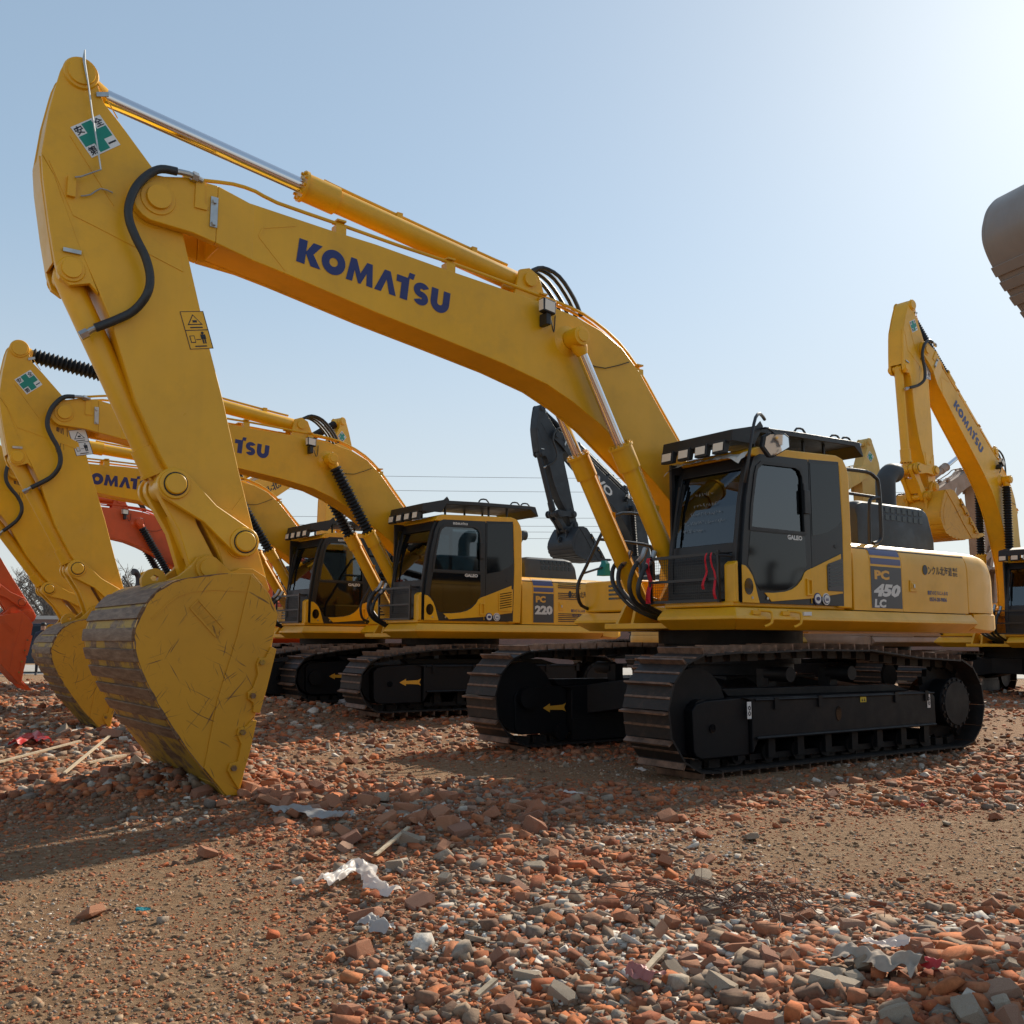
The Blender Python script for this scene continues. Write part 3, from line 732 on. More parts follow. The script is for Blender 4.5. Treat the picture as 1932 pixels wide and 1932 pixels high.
# ---------------------------------------------------------------- cab (same frame)
def build_cab(guard_ribbon=True, cat=False, name_on_door=False):
    k = Kit(); y0, y1 = .52, 1.5
    mb = MB()
    roof = [(1.30, 3.085), (1.25, 3.155), (1.17, 3.185), (.74, 3.205), (-.10, 3.24), (-.22, 3.21), (-.28, 3.12), (-.22, 3.09), (-.1, 3.15), (.74, 3.14), (1.2, 3.11)]
    mb.prism([(1.30, 3.085), (1.25, 3.155), (1.17, 3.185), (.74, 3.205), (-.10, 3.24), (-.20, 3.215), (-.20, 3.12), (1.2, 3.08)], y0, y1)
    pil = [(-.10, 3.236), (-.217, 3.208), (-.28, 3.12), (-.304, 3.040), (-.311, 2.267), (-.280, 1.583), (-.033, 1.586), (-.124, 1.741), (-.143, 2.170), (-.155, 2.448), (-.13, 3.17)]
    mb.prism(pil, y1 - .06, y1 + .002); mb.prism(pil, y0 - .002, y0 + .06)
    mb.prism([(-.20, 3.18), (-.29, 3.05), (-.30, 2.267), (-.27, 1.583), (-.2, 1.583), (-.2, 2.3), (-.21, 3.0)], y0 + .06, y1 - .06)
    mb.box(-.2, 1.56, y0, y1 - .03, 1.565, 1.62)
    mb.prism([(1.56, 1.60), (1.50, 1.60), (1.50, 2.02), (1.56, 1.98)], 1.36, 1.502)
    shell = k.add('cab', mb, 'yellow', bev=.018)
    # door
    win = [(1.315, 2.345), (1.285, 2.58), (1.225, 2.88), (1.195, 2.965), (1.12, 3.02), (.60, 3.035), (.53, 3.01), (.49, 2.94), (.48, 2.345)]
    dout = [(1.455, 1.605), (1.455, 1.95), (1.42, 2.25), (1.36, 2.65), (1.29, 2.95), (1.235, 3.07), (1.15, 3.11), (.39, 3.135), (.385, 1.605)]
    mb = MB(); mb.ring(dout, win, 1.462, 1.503)
    d = k.add('door', mb, 'door', shell, ang=25)
    mb = MB(); mb.prism([(1.318, 2.31), (.48, 2.31), (.475, 2.0), (.56, 1.89), (.66, 1.81), (.80, 1.75), (1.0, 1.725), (1.20, 1.73), (1.26, 1.80), (1.31, 1.90), (1.37, 1.98), (1.345, 2.15)], 1.5035, 1.506); k.add('lower_pane', mb, 'gloss', d, ang=0)
    mb = MB(); mb.ring([(x + (x - .85) * .05, z + (z - 2.7) * .06) for x, z in win], [(x + (.85 - x) * .03, z + (2.7 - z) * .04) for x, z in win], 1.5035, 1.512); k.add('window_seal', mb, 'black', d, ang=25)
    mb = MB(); mb.prism(win, 1.478, 1.484); k.add('window_pane', mb, 'glass', d, ang=0)
    mb = MB(); mb.box(.47, .50, 1.513, 1.525, 2.55, 2.87); mb.box(.42, .505, 1.505, 1.54, 2.55, 2.80); k.add('hinge', mb, 'black', d, bev=.01)
    sw = [(1.140, 1.710), (1.0, 1.713), (.837, 1.728), (.72, 1.757), (.635, 1.800), (.56, 1.865), (.513, 1.936), (.47, 1.962), (.395, 1.985), (-.10, 2.162), (-.112, 1.741), (.412, 1.672), (1.037, 1.625)]
    mb = MB(); mb.prism(sw, 1.504, 1.512)
    qt = [(1.462, 1.975), (1.41, 1.968), (1.36, 1.93), (1.31, 1.87), (1.275, 1.79), (1.245, 1.69), (1.216, 1.605), (1.462, 1.605)]
    mb.prism(qt, 1.504, 1.512)
    k.add('yellow_trim', mb, 'yellow', d, bev=.003)
    mb = MB(); disc(mb, 1.372, 1.513, 1.765, .062, 0, .082); k.add('porthole', mb, 'gloss', d, ang=0)
    mb = MB()
    for x in (1.325, 1.10): disc(mb, x, 1.513, 1.655, .014)
    k.add('screw', mb, 'steel', d)
    mb = MB(); mb.ring([(.405, 1.70), (.495, 1.70), (.495, 1.875), (.405, 1.875)], [(.425, 1.72), (.475, 1.72), (.475, 1.855), (.425, 1.855)], 1.513, 1.53, n=8); mb.box(.408, .416, 1.504, 1.514, 1.62, 1.985)
    k.add('handle', mb, 'yellow', d, bev=.004)
    mb = MB(); side_text(mb, T('GALEO', .045), .765, 2.265, .235, .05, 1.509); k.add('lettering', mb, 'silvertext', d, ang=0)
    if name_on_door:
        mb = MB(); side_text(mb, KOM, .98, 3.072 - .03, .26, .05, 1.5045); k.add('lettering', mb, 'silvertext', d, ang=0)
    mb = MB(); mb.ring([(1.45, 1.6), (1.45, 3.1), (.39, 3.1), (.39, 1.6)], [(1.40, 1.66), (1.40, 3.0), (.44, 3.0), (.44, 1.66)], y0, y0 + .03, n=12); mb.box(.4, 1.4, y0, y0 + .03, 1.66, 1.95); mb.box(.86, .90, y0, y0 + .03, 1.9, 3.0); mb.box(-.2, .4, y0, y0 + .03, 1.6, 2.1)
    k.add('far_frame', mb, 'black', shell)
    mb = MB(); mb.box(-.19, 1.4, y0 + .012, y0 + .018, 1.95, 3.06); k.add('window_pane', mb, 'clearglass', shell, ang=0)
    # rear quarter
    mb = MB(); mb.prism([(.38, 3.14), (-.13, 3.168), (-.155, 2.448), (-.135, 1.605), (.38, 1.605)], 1.47, 1.503)
    q = k.add('rear_quarter', mb, 'door', shell, bev=.004)
    mb = MB(); mb.prism([(.36, 3.10), (-.105, 3.13), (-.13, 2.52), (-.06, 2.455), (.10, 2.38), (.36, 2.33)], 1.504, 1.507); k.add('quarter_window', mb, 'gloss', q, ang=0)
    mb = MB(); disc(mb, -.03, 1.504, 2.24, .035, 0, .022); k.add('latch', mb, 'black', q)
    gr = [(.15, 2.02), (.13, 2.045), (-.10, 2.11), (-.12, 2.10), (-.115, 1.775), (-.10, 1.76), (.14, 1.76), (.152, 1.775)]
    mb = MB(); mb.prism(gr, 1.5125, 1.522)
    g = k.add('grille', mb, 'grille_mat', q, bev=.004)
    mb = MB()
    for i in range(7): z = 1.80 + i * .036; mb.prism([(.125, z), (-.09, z + .035), (-.09, z + .048), (.125, z + .013)], 1.5225, 1.528)
    k.add('louvre', mb, 'gloss', g)
    mb = MB(); disc(mb, .322, 1.5125, 1.672, .062); disc(mb, .322, 1.5175, 1.672, .050, 1); disc(mb, .322, 1.522, 1.672, .03, 0, .02)
    k.add('round_sticker', mb, ['blue', 'white'], q, ang=0)
    mb = MB(); disc(mb, .180, 1.5125, 1.672, .062, 1); disc(mb, .180, 1.5175, 1.672, .050, 0); disc(mb, .180, 1.522, 1.672, .042, 1)
    for i in (-1, 0, 1): mb.prism([(.18 + i * .018 - .007, 1.655), (.18 + i * .018 + .007, 1.655), (.18 + i * .018, 1.69)], 1.5265, 1.528, 0)
    k.add('round_sticker', mb, ['blue', 'white'], q, ang=0)
    # front: pillars, header, windscreen
    mb = MB()
    for s0, s1 in ((1.41, 1.463), (y0, y0 + .075)):
        mb.prism([(1.50, 1.60), (1.50, 2.0), (1.47, 2.20), (1.41, 2.60), (1.33, 2.95), (1.27, 3.085), (1.19, 3.06), (1.26, 2.9), (1.34, 2.55), (1.40, 2.18), (1.43, 1.98), (1.43, 1.60)], s0, s1)
    mb.prism([(1.47, 2.20), (1.485, 2.10), (1.44, 2.10), (1.43, 2.20)], y0 + .07, 1.415)
    mb.prism([(1.33, 2.95), (1.27, 3.085), (1.20, 3.06), (1.27, 2.94)], y0 + .07, 1.415)
    mb.prism([(1.50, 1.60), (1.50, 1.72), (1.44, 1.72), (1.44, 1.60)], y0 + .07, 1.415)
    fr = k.add('front_frame', mb, 'black', shell, bev=.008)
    mb = MB(); mb.prism([(1.455, 2.19), (1.40, 2.58), (1.32, 2.93), (1.314, 2.928), (1.394, 2.58), (1.449, 2.19)], y0 + .075, 1.41); k.add('windscreen', mb, 'clearglass', fr, ang=0)
    mb = MB(); mb.prism([(1.485, 1.72), (1.485, 2.0), (1.47, 2.1), (1.464, 2.1), (1.479, 2.0), (1.479, 1.72)], y0 + .075, 1.41); k.add('lower_windscreen', mb, 'door', fr, ang=0)
    mb = MB()
    mb.tube([(1.52, .62, 2.13), (1.47, .62, 2.5), (1.42, .64, 2.85)], .012, 6); mb.bar((1.49, .64, 2.3), (1.37, .66, 2.88), .012, .025)
    k.add('wiper', mb, 'rubber', fr)
    # interior
    mb = MB(); mb.prism([(.2, 1.62), (.8, 1.62), (.8, 2.05), (.72, 2.12), (.35, 2.1), (.22, 2.2), (.12, 2.75), (-.02, 2.78), (.02, 2.1)], .80, 1.25); mb.box(-.02, .10, .92, 1.13, 2.78, 2.98)
    se = k.add('seat', mb, 'seat', shell, bev=.04)
    mb = MB(); mb.box(.3, .9, .63, .77, 1.62, 2.15); mb.box(.3, .9, 1.28, 1.42, 1.62, 2.15); mb.tube([(.82, .7, 2.15), (.84, .7, 2.32)], .02); mb.tube([(.82, 1.35, 2.15), (.84, 1.35, 2.32)], .02)
    mb.tube([(1.2, .85, 1.62), (1.1, .87, 2.2)], .015); mb.tube([(1.2, 1.1, 1.62), (1.1, 1.1, 2.2)], .015); mb.box(1.15, 1.35, .6, .7, 1.62, 2.5)
    k.add('console', mb, 'black', shell, bev=.01)
    # roof guard with lamps
    mb = MB()
    gp = [(1.50, 3.21), (1.475, 3.335), (1.12, 3.41), (.5, 3.435), (-.52, 3.455), (-.62, 3.45), (-.68, 3.30), (-.66, 3.29), (-.52, 3.395), (.5, 3.375), (1.10, 3.35), (1.15, 3.25)]
    mb.prism(gp, .46, 1.44)
    for x in (1.0, .2, -.15):
        for y in (.6, 1.3): mb.bar((x, y, 3.15), (x, y, 3.40), .03, .03)
    gd = k.add('roof_guard', mb, 'black', shell, bev=.008)
    mb = MB(); mb.prism([(1.485, 3.33), (1.12, 3.415), (1.06, 3.47), (1.02, 3.42), (1.16, 3.22), (1.49, 3.22)], 1.441, 1.452)
    for x in (.35, -.25, -.45): mb.tube([(x + .09, 1.38, 3.44), (x + .05, 1.38, 3.49), (x - .05, 1.38, 3.495), (x - .10, 1.38, 3.44)], .012, 8)
    k.add('guard_cheek', mb, 'black', gd)
    for i in range(4):
        y = .56 + i * .245
        mb = MB(); mb.prism([(1.53, 3.105), (1.47, 3.105), (1.44, 3.23), (1.515, 3.235)], y - .085, y + .085); l = k.add('lamp', mb, 'black', gd, bev=.006)
        mb = MB(); mb.prism([(1.538, 3.128), (1.534, 3.128), (1.522, 3.212), (1.526, 3.212)], y - .066, y + .066); k.add('lens', mb, 'lamp', l, ang=0)
    return k
def cab_extras(k, shell=0, full=True):
    """mirror, front screen guard and ribbons of the big machine"""
    # hanging protective film under the visor (crumpled)
    rnd = random.Random(5); 
    mb = MB(); n = 24; rows = []
    for j in range(4):
        row = []
        for i in range(n + 1):
            y = .44 + 1.06 * i / n; row.append((1.33 + .045 * j + rnd.uniform(-.012, .012), y, 3.115 - .018 * j * (1 + abs(2 * i / n - 1) ** 6 * 1.6) + rnd.uniform(-.012, .012)))
        rows.append(row)
    vs = [p for r in rows for p in r]; fs = [(j * (n + 1) + i, j * (n + 1) + i + 1, (j + 1) * (n + 1) + i + 1, (j + 1) * (n + 1) + i) for j in range(3) for i in range(n)]
    mb.add(vs, fs)
    if full: k.add('protective_film', mb, 'film', shell, ang=0)
    mb = MB(); mb.tube([(1.38, 1.50, 2.80), (1.40, 1.56, 2.95), (1.34, 1.58, 3.28), (1.26, 1.56, 3.46), (1.12, 1.50, 3.53), (.98, 1.44, 3.50)], .017, 8); mb.tube([(1.02, 1.45, 3.40), (1.12, 1.60, 3.36), (1.04, 1.62, 3.30)], .012)
    a = k.add('mirror_arm', mb, 'rail', shell) if full else 0
    mb = MB(); mo = [(1.165, 3.285), (1.12, 3.315), (.97, 3.315), (.93, 3.28), (.925, 3.17), (1.08, 3.065), (1.12, 3.065), (1.185, 3.17)]
    def tilt(p, y): return (p[0], y + (p[0] - 1.05) * -.55, p[1])
    vs = [tilt(p, y) for y in (1.60, 1.645) for p in mo]; n = len(mo)
    mb.add(vs, [tuple(range(n)), tuple(range(2 * n - 1, n - 1, -1))] + [((i + 1) % n, i, n + i, n + (i + 1) % n) for i in range(n)])
    mi = k.add('mirror', mb, 'black', a, bev=.01) if full else 0
    mb = MB(); c = (1.05, 3.19); vs = [tilt((c[0] + (p[0] - c[0]) * .86, c[1] + (p[1] - c[1]) * .86), 1.651) for p in mo]; mb.add(vs, [tuple(range(n))])
    if full: k.add('mirror_glass', mb, 'mirror', mi, ang=0)
    mb = MB(); x = 1.60
    for z in (1.63, 1.84, 2.09): mb.bar((x, .36, z), (x, 1.34, z), .028, .028)
    for y in (.37, 1.33): mb.bar((x, y, 1.61), (x, y, 2.12), .028, .028)
    mb.bar((1.45, 1.33, 2.09), (x, 1.33, 2.09), .025, .025); mb.bar((1.45, 1.33, 1.63), (x, 1.33, 1.63), .025, .025); mb.tube([(1.60, 1.34, 2.07), (1.55, 1.46, 2.06)], .012)
    g = k.add('front_guard', mb, 'rail', shell)
    mb = MB()
    for i in range(33): y = .38 + i * .0288; mb.bar((x + .002, y, 1.63), (x + .002, y, 2.09), .0026, .0026)
    for i in range(16): z = 1.64 + i * .0288; mb.bar((x + .006, .37, z), (x + .006, 1.33, z), .0026, .0026)
    k.add('wire_mesh', mb, 'rail', g, ang=0)
    hw_ = MB(); r3 = random.Random(12)
    for row, (z, ya, yb) in enumerate(((2.74, 1.10, .86), (2.62, 1.16, .84), (2.53, 1.22, .80), (2.44, 1.28, .72), (2.36, 1.0, .70))):
        y = ya
        while y > yb:
            P = []; n = r3.randint(3, 6)
            for q in range(n): P.append((1.462 - (z - 2.19) * .138 + .012, y - q * .006 + r3.uniform(-.008, .008), z + r3.uniform(-.022, .022)))
            hw_.tube(P, .0016, 3, smooth=1); y -= n * .006 + r3.uniform(.006, .014)
    if full: k.add('handwriting', hw_, 'sheetwhite', shell, ang=0)
    rnd = random.Random(3)
    for y, L_ in ((.37, .48), (1.27, .46), (1.21, .36)) if full else ():
        mb = MB(); vs = []; n = 10
        for i in range(n + 1):
            z = 2.10 - L_ * i / n; xx = x + .03 + .02 * sin(i * .9) + rnd.uniform(-.004, .004); yy = y + (.05 * (i / n) * (1 if y > 1.25 else -1) if y > .5 else 0)
            wd = .009 + .010 * (i / n) + (.018 if y < .5 else 0); vs += [(xx, yy - wd, z), (xx + .012 * sin(i * 1.7), yy, z), (xx, yy + wd, z)]
        mb.add(vs, [(3 * i + j, 3 * i + j + 1, 3 * i + j + 4, 3 * i + j + 3) for i in range(n) for j in (0, 1)])
        k.add('ribbon', mb, 'red', g, ang=0)

# ---------------------------------------------------------------- upper body
def sect(x, w, zb, zt, r, n=5, w2=None):
    pts = [(x, w, zb), (x, w, zt - r * 1.35)]
    for i in range(1, n + 1):
        a = pi / 2 * i / n; pts.append((x, w - r + r * cos(a), zt - r * 1.35 + r * 1.35 * sin(a)))
    return pts + [(x, -p[1], p[2]) for p in pts[::-1]]
def build_body(big=True, model=('PC', '450', 'LC')):
    k = Kit()
    # deck plate and skirts
    mb = MB(); mb.box(-2.58, .9, -1.40, 1.40, 1.37, 1.425); mb.box(.9, 1.47, -.54, .51, 1.36, 1.42)
    deck = k.add('deck', mb, 'yellow', bev=.006)
    for s in (1, -1):
        mb = MB(); sec = []
        for x, o in ((-2.60, 0), (1.56, 0), (1.80, .0), (2.10, -.10), (2.12, -.11)):
            sec.append([(x, s * (1.50 + o), 1.560), (x, s * (1.575 + o), 1.475), (x, s * (1.585 + o), 1.445), (x, s * (1.43 + o), 1.345), (x, s * .9, 1.345), (x, s * .9, 1.56)])
        if s > 0: sec = sec[:1] + [[(1.56, 1.50, 1.560), (1.635, 1.575, 1.475), (1.645, 1.585, 1.445), (1.49, 1.43, 1.345), (.96, .9, 1.345), (.96, .9, 1.56)], [(1.56, .52, 1.560), (1.635, .50, 1.475), (1.645, .50, 1.445), (1.49, .52, 1.345), (.96, .52, 1.345), (.96, .52, 1.56)]]
        else: sec = sec[:1] + [[(1.0, -1.50, 1.560), (1.07, -1.575, 1.475), (1.08, -1.585, 1.445), (.95, -1.43, 1.345), (.5, -.9, 1.345), (.5, -.9, 1.56)], [(1.0, -.56, 1.560), (1.07, -.56, 1.475), (1.08, -.56, 1.445), (.95, -.56, 1.345), (.5, -.56, 1.345), (.5, -.56, 1.56)]]
        mb.loft(sec); sk = k.add('side_skirt', mb, 'yellow', deck, bev=.008, ang=20)
        if big and s > 0:
            mb = MB()
            mb.box(-2.5, 1.4, .55, .9, 1.352, 1.40)
            for xs in (1.30, .86):
                mb.tube([(xs, 1.56, 1.53), (xs - .10, 1.60, 1.525), (xs - .13, 1.62, 1.50), (xs - .11, 1.63, 1.41), (xs - .04, 1.60, 1.375)], .014, 8, smooth=2); mb.box(xs - .02, xs + .09, 1.545, 1.575, 1.49, 1.53)
            k.add('step_handle', mb, 'yellow', sk)
            mb = MB(); mb.prism([(.62, 1.528), (.50, 1.532), (.50, 1.495), (.62, 1.490)], 1.553, 1.572); k.add('sticker', mb, 'white', sk, ang=0)
    # side house
    def house(name, xa, xb, w=1.5, zt=2.32, r=.16, zb=1.57, **kw):
        mb = MB(); mb.loft([sect(xa + .006, w - .008, zb, zt - .008, r), sect(xa, w, zb, zt, r), sect(xb, w, zb, zt, r), sect(xb - .006 if xb < xa else xb, w - .008, zb, zt - .008, r)])
        return k.add(name, mb, 'yellow', deck, **kw)
    house('side_panel', -.325, -.605)
    hp = house('model_panel', -.615, -1.205)
    house('engine_door', -1.215, -2.545)
    mb = MB(); mb.box(-2.55, -.33, -1.46, 1.46, 1.44, 2.26); k.add('inner_frame', mb, 'black', deck)
    # counterweight, rounded rear
    mb = MB(); secs = []
    for x, w_, zt in ((-2.555, 1.49, 2.31), (-2.565, 1.502, 2.32), (-2.9, 1.50, 2.315), (-3.12, 1.47, 2.29), (-3.28, 1.40, 2.22), (-3.36, 1.28, 2.12), (-3.39, 1.12, 1.98)):
        secs.append(sect(x, w_, 1.585, zt, .17))
    mb.loft(secs)
    secs = []
    for x, w_, zb in ((-2.66, 1.50, 1.37), (-2.9, 1.512, 1.345), (-3.14, 1.48, 1.345), (-3.30, 1.41, 1.37), (-3.39, 1.28, 1.42), (-3.42, 1.10, 1.47)):
        secs.append([(x, w_, zb + .03), (x, w_, 1.56), (x, w_ - .02, 1.578), (x, -w_ + .02, 1.578), (x, -w_, 1.56), (x, -w_, zb + .03), (x, -w_ + .06, zb), (x, w_ - .06, zb)])
    mb.loft(secs)
    cw = k.add('counterweight', mb, 'yellow', deck, ang=35)
    # decals on the model panel
    mb = MB(); mb.prism([(-.625, 1.60), (-.625, 2.06), (-1.195, 2.06), (-1.195, 1.60)], 1.501, 1.503); dp = k.add('model_plate', mb, 'greypanel', hp, ang=0)
    for z0, z1 in ((2.085, 2.125), (2.145, 2.0 + .18)):
        pass
    mb = MB()
    W_ = 1.5 + .003; r = .16; zt = 2.32
    def curve(t):   # follow the rounded shoulder
        zc = zt - r * 1.35
        if t <= zc: return (W_, t)
        a = min(1, (t - zc) / (r * 1.35 + .10)) * pi / 2
        return (1.5 - r + (r + .003) * cos(a), zc + (r * 1.35 + .003) * sin(a))
    for za, zb in ((2.085, 2.15), (2.18, 2.29)):
        rows = [curve(za + (zb - za) * q / 5) for q in range(6)]
        vs = [(x, y, z) for x in (-.63, -1.19) for y, z in rows]; mb.add(vs, [(q, q + 1, 7 + q, 6 + q) for q in range(5)])
    k.add('stripe', mb, 'stripe', hp, ang=0)
    mb = MB(); side_text(mb, T(model[0], .055), -.69, 1.915, .275, .105, 1.5045); k.add('lettering', mb, 'orangetext', dp, ang=0)
    mb = MB(); side_text(mb, T(model[1], .06, .25 if big else 0), -.665, 1.725, .50, .145, 1.5045)
    if len(model) > 2: side_text(mb, T(model[2], .055, .1), -.67, 1.605, .22, .095, 1.5045)
    k.add('lettering', mb, 'silvertext', dp, ang=0)
    ed = 5
    # latch and company writing
    mb = MB(); mb.box(-1.48, -1.35, 1.501, 1.512, 1.80, 1.93); mb.box(-1.455, -1.375, 1.512, 1.518, 1.83, 1.90)
    k.add('latch', mb, 'yellow', deck, bev=.006)
    mb = MB(); mb.box(-1.425, -1.40, 1.5185, 1.526, 1.845, 1.885); k.add('keyhole', mb, 'steel', deck)
    mb = MB()
    side_text(mb, T('ンクル北海道', .012), -1.73, 2.01, .50, .105, 1.504); side_text(mb, T('株式', .02), -2.245, 2.066, .10, .048, 1.504); side_text(mb, T('會社', .02), -2.245, 2.008, .10, .048, 1.504)
    disc(mb, -1.67, 1.502, 2.062, .048, 0, .058)
    k.add('lettering', mb, 'ink', deck, ang=0)
    mb = MB(); side_text(mb, T('重機の後ろに入るな', .02), -1.70, 1.775, .42, .05, 1.504); side_text(mb, T('0554-28-9806', .03), -1.735, 1.70, .355, .048, 1.504)
    k.add('lettering', mb, 'blue', deck, ang=0)
    if not big:
        for i, (za, zb) in enumerate(((2.16, 2.27), (1.98, 2.12), (1.62, 1.80))):
            mb = MB(); n = int((zb - za) / .03)
            for q in range(n): mb.box(-1.98, -1.33, 1.499, 1.508, za + q * .03, za + q * .03 + .012)
            k.add('louvre', mb, 'black', deck)
        mb = MB(); side_text(mb, T('重機の後ろに', .02), -1.5, 1.89, .5, .06, 1.504)
    # engine hood
    mb = MB(); y0, y1 = -.55, 1.06
    def hs(x, zt, r=.10, ya=y0, yb=y1):
        return [(x, yb, 2.30), (x, yb, zt - r), (x, yb - r * .3, zt - r * .3), (x, yb - r, zt), (x, ya + r, zt), (x, ya + r * .3, zt - r * .3), (x, ya, zt - r), (x, ya, 2.30)]
    if big: mb.loft([hs(-1.05, 2.80), hs(-1.10, 2.87), hs(-1.20, 2.90), hs(-2.42, 2.905), hs(-2.50, 2.88), hs(-2.60, 2.60), hs(-2.60, 2.42)])
    else: mb.loft([hs(-.80, 2.60), hs(-.86, 2.66), hs(-.95, 2.68), hs(-2.0, 2.68), hs(-2.2, 2.66), hs(-2.30, 2.58), hs(-2.34, 2.42)])
    hd = k.add('engine_hood', mb, 'hood', deck, bev=.01, ang=38)
    mb = MB()
    for r_ in range(2):
        for i in range(8):
            x = (-1.52 if big else -1.30) - i * .117; z = (2.815 if big else 2.60) - r_ * .092; mb.prism([(x - .036, z - .034), (x + .036, z - .034), (x + .036, z + .03), (x - .036, z + .03)], y1 + .001, y1 + .004)
    k.add('vent_slot', mb, 'gloss', hd, ang=0)
    mb = MB(); ex = [(-2.0, .35, 2.88), (-2.0, .35, 3.20), (-2.0, .35, 3.33)]
    X, Yx, z0, rx = (-2.40, .55, 0, .125) if big else (-1.36, .22, -.31, .085)
    mb.tube([(X, Yx, 2.4), (X, Yx, 2.8), (X, Yx, 3.24 + z0), (X - .03, Yx, 3.34 + z0), (X - .12, Yx, 3.42 + z0), (X - .24, Yx, 3.43 + z0)], rx, 20, smooth=4)
    e = k.add('exhaust_pipe', mb, 'hood', hd, ang=50)
    mb = MB(); mb.box(-2.72, -2.2, -.2, .85, 2.907, 2.93); mb.box(-2.74, -2.70, -.2, .85, 2.62, 2.93)
    if big: k.add('heat_shield', mb, 'black', hd)
    # handrail on the hood and roof steps
    if big:
        mb = MB(); yr = 1.33
        mb.tube([(-.30, yr, 3.14), (-.85, yr, 3.16), (-1.02, yr, 3.12), (-1.10, yr, 3.02), (-1.11, yr, 2.5), (-1.07, yr, 2.38), (-.95, yr, 2.34)], .022, 8, smooth=3)
        mb.tube([(-.30, yr, 2.88), (-1.10, yr, 2.88)], .018, 8, smooth=0)
        mb.tube([(-1.10, yr, 2.88), (-.98, yr, 2.86), (-.90, yr, 2.78), (-.88, yr, 2.34)], .022, 8, smooth=3)
        mb.tube([(-.32, yr - .1, 2.72), (-.46, yr - .1, 2.60), (-.46, yr - .1, 2.44), (-.34, yr - .1, 2.34)], .018, 8)
        k.add('handrail', mb, 'rail', deck)
    # right-front tool box with rail
    mb = MB(); mb.box(-.35, 1.0, -1.46, -.60, 1.57, 1.95); tb = k.add('tool_box', mb, 'yellow', deck, bev=.03)
    mb = MB()
    for i in range(4): mb.box(1.001, 1.006, -1.0, -.78, 1.72 + i * .05, 1.745 + i * .05)
    k.add('vent_slot', mb, 'gloss', tb)
    mb = MB(); y = -1.40
    mb.tube([(.90, y, 1.60), (1.10, y, 1.66), (1.16, y, 1.80), (1.14, y, 1.95), (1.02, y, 2.15), (.80, y, 2.52), (.62, y, 2.78)], .022, 8, smooth=3); mb.tube([(.80, y, 2.50), (.05, y, 2.48), (-.1, y, 2.40), (-.12, y, 2.0)], .02, 8)
    mb.tube([(.62, y, 2.78), (.42, y, 2.86), (.1, y, 2.87), (-.1, y, 2.8), (-.12, y, 2.4)], .02, 8); mb.bar((.45, y, 2.5), (.45, y, 2.0), .03, .03)
    k.add('handrail', mb, 'rail', tb)
    if big:
        mb = MB(); mb.loft([[(x + .05 * r_ * cos(a), y_ + .05 * r_ * sin(a), z) for a in (0, 1.05, 2.1, 3.14, 4.19, 5.24)] for x, y_, z, r_ in (((.66), -1.48, 2.05, 2.0), (.66 + .01, -1.48, 2.12, 1.7), (.66 - .01, -1.47, 2.2, 1.2), ((.66), -1.48, 2.24, .8))]); k.add('wrapped_mirror', mb, 'teal', tb, ang=25)
        mb = MB(); mb.tube([(1.06, -1.40, 2.06), (.66 + .1, -1.44, 2.14), ((.66), -1.48, 2.16)], .014, 8); k.add('mirror_arm', mb, 'rail', tb)
    # boom foot bracket and turntable
    mb = MB()
    for s in (1, -1):
        mb.prism([(-.3, 1.40), (1.30, 1.40), (1.24, 1.60), (1.16, 1.70), (1.02, 1.74), (.86, 1.70), (.66, 2.0), (.54, 2.20), (.34, 2.27), (.14, 2.20), (.0, 2.0), (-.15, 1.7)], s * .25, s * .30)
        mb.prism([(.70, 1.40), (1.36, 1.40), (1.22, 1.62), (1.15, 1.68), (1.02, 1.70), (.90, 1.66)], s * .45, s * .50)
    bk = k.add('boom_foot_bracket', mb, 'yellow', deck, bev=.008)
    mb = MB(); mb.cyl((1.02, -.53, 1.55), (1.02, .53, 1.55), .07, seg=20); mb.cyl((.34, -.33, 2.05), (.34, .33, 2.05), .08, seg=20)
    for s in (1, -1): mb.lathe((1.02, s * .5, 1.55), (1.02, s * 1, 1.55), [(0, .13), (.02, .125), (.022, .08), (.05, .075)], 24)
    k.add('pin', mb, 'yellow', bk)
    mb = MB()
    for (x, y, z), e in (((1.34, -.42, 2.16), .02), ((1.36, -.29, 2.14), .10), ((1.62, .24, 2.12), .19), ((1.60, .36, 2.08), .28)):
        mb.tube([(x - .02, y, z), (x + .10, y, z - .12), (x + .16, y * .8 + e * .2, z - .32), (max(1.44, x + .02), y * .35 + e * .6, 1.62), (1.28, e, 1.50), (1.05, e, 1.47), (.8, e, 1.5)], .025, 10, smooth=4)
    k.add('boom_hose', mb, 'hose', deck)
    mb = MB()
    for x, y, z in ((1.34, -.42, 2.16), (1.36, -.29, 2.14), (1.62, .24, 2.12), (1.60, .36, 2.08)):
        mb.tube([(x - .07, y, z + .10), (x - .02, y, z), (x + .05, y, z - .06)], .030, 10)
    k.add('hose_fitting', mb, 'steel', deck)
    return k

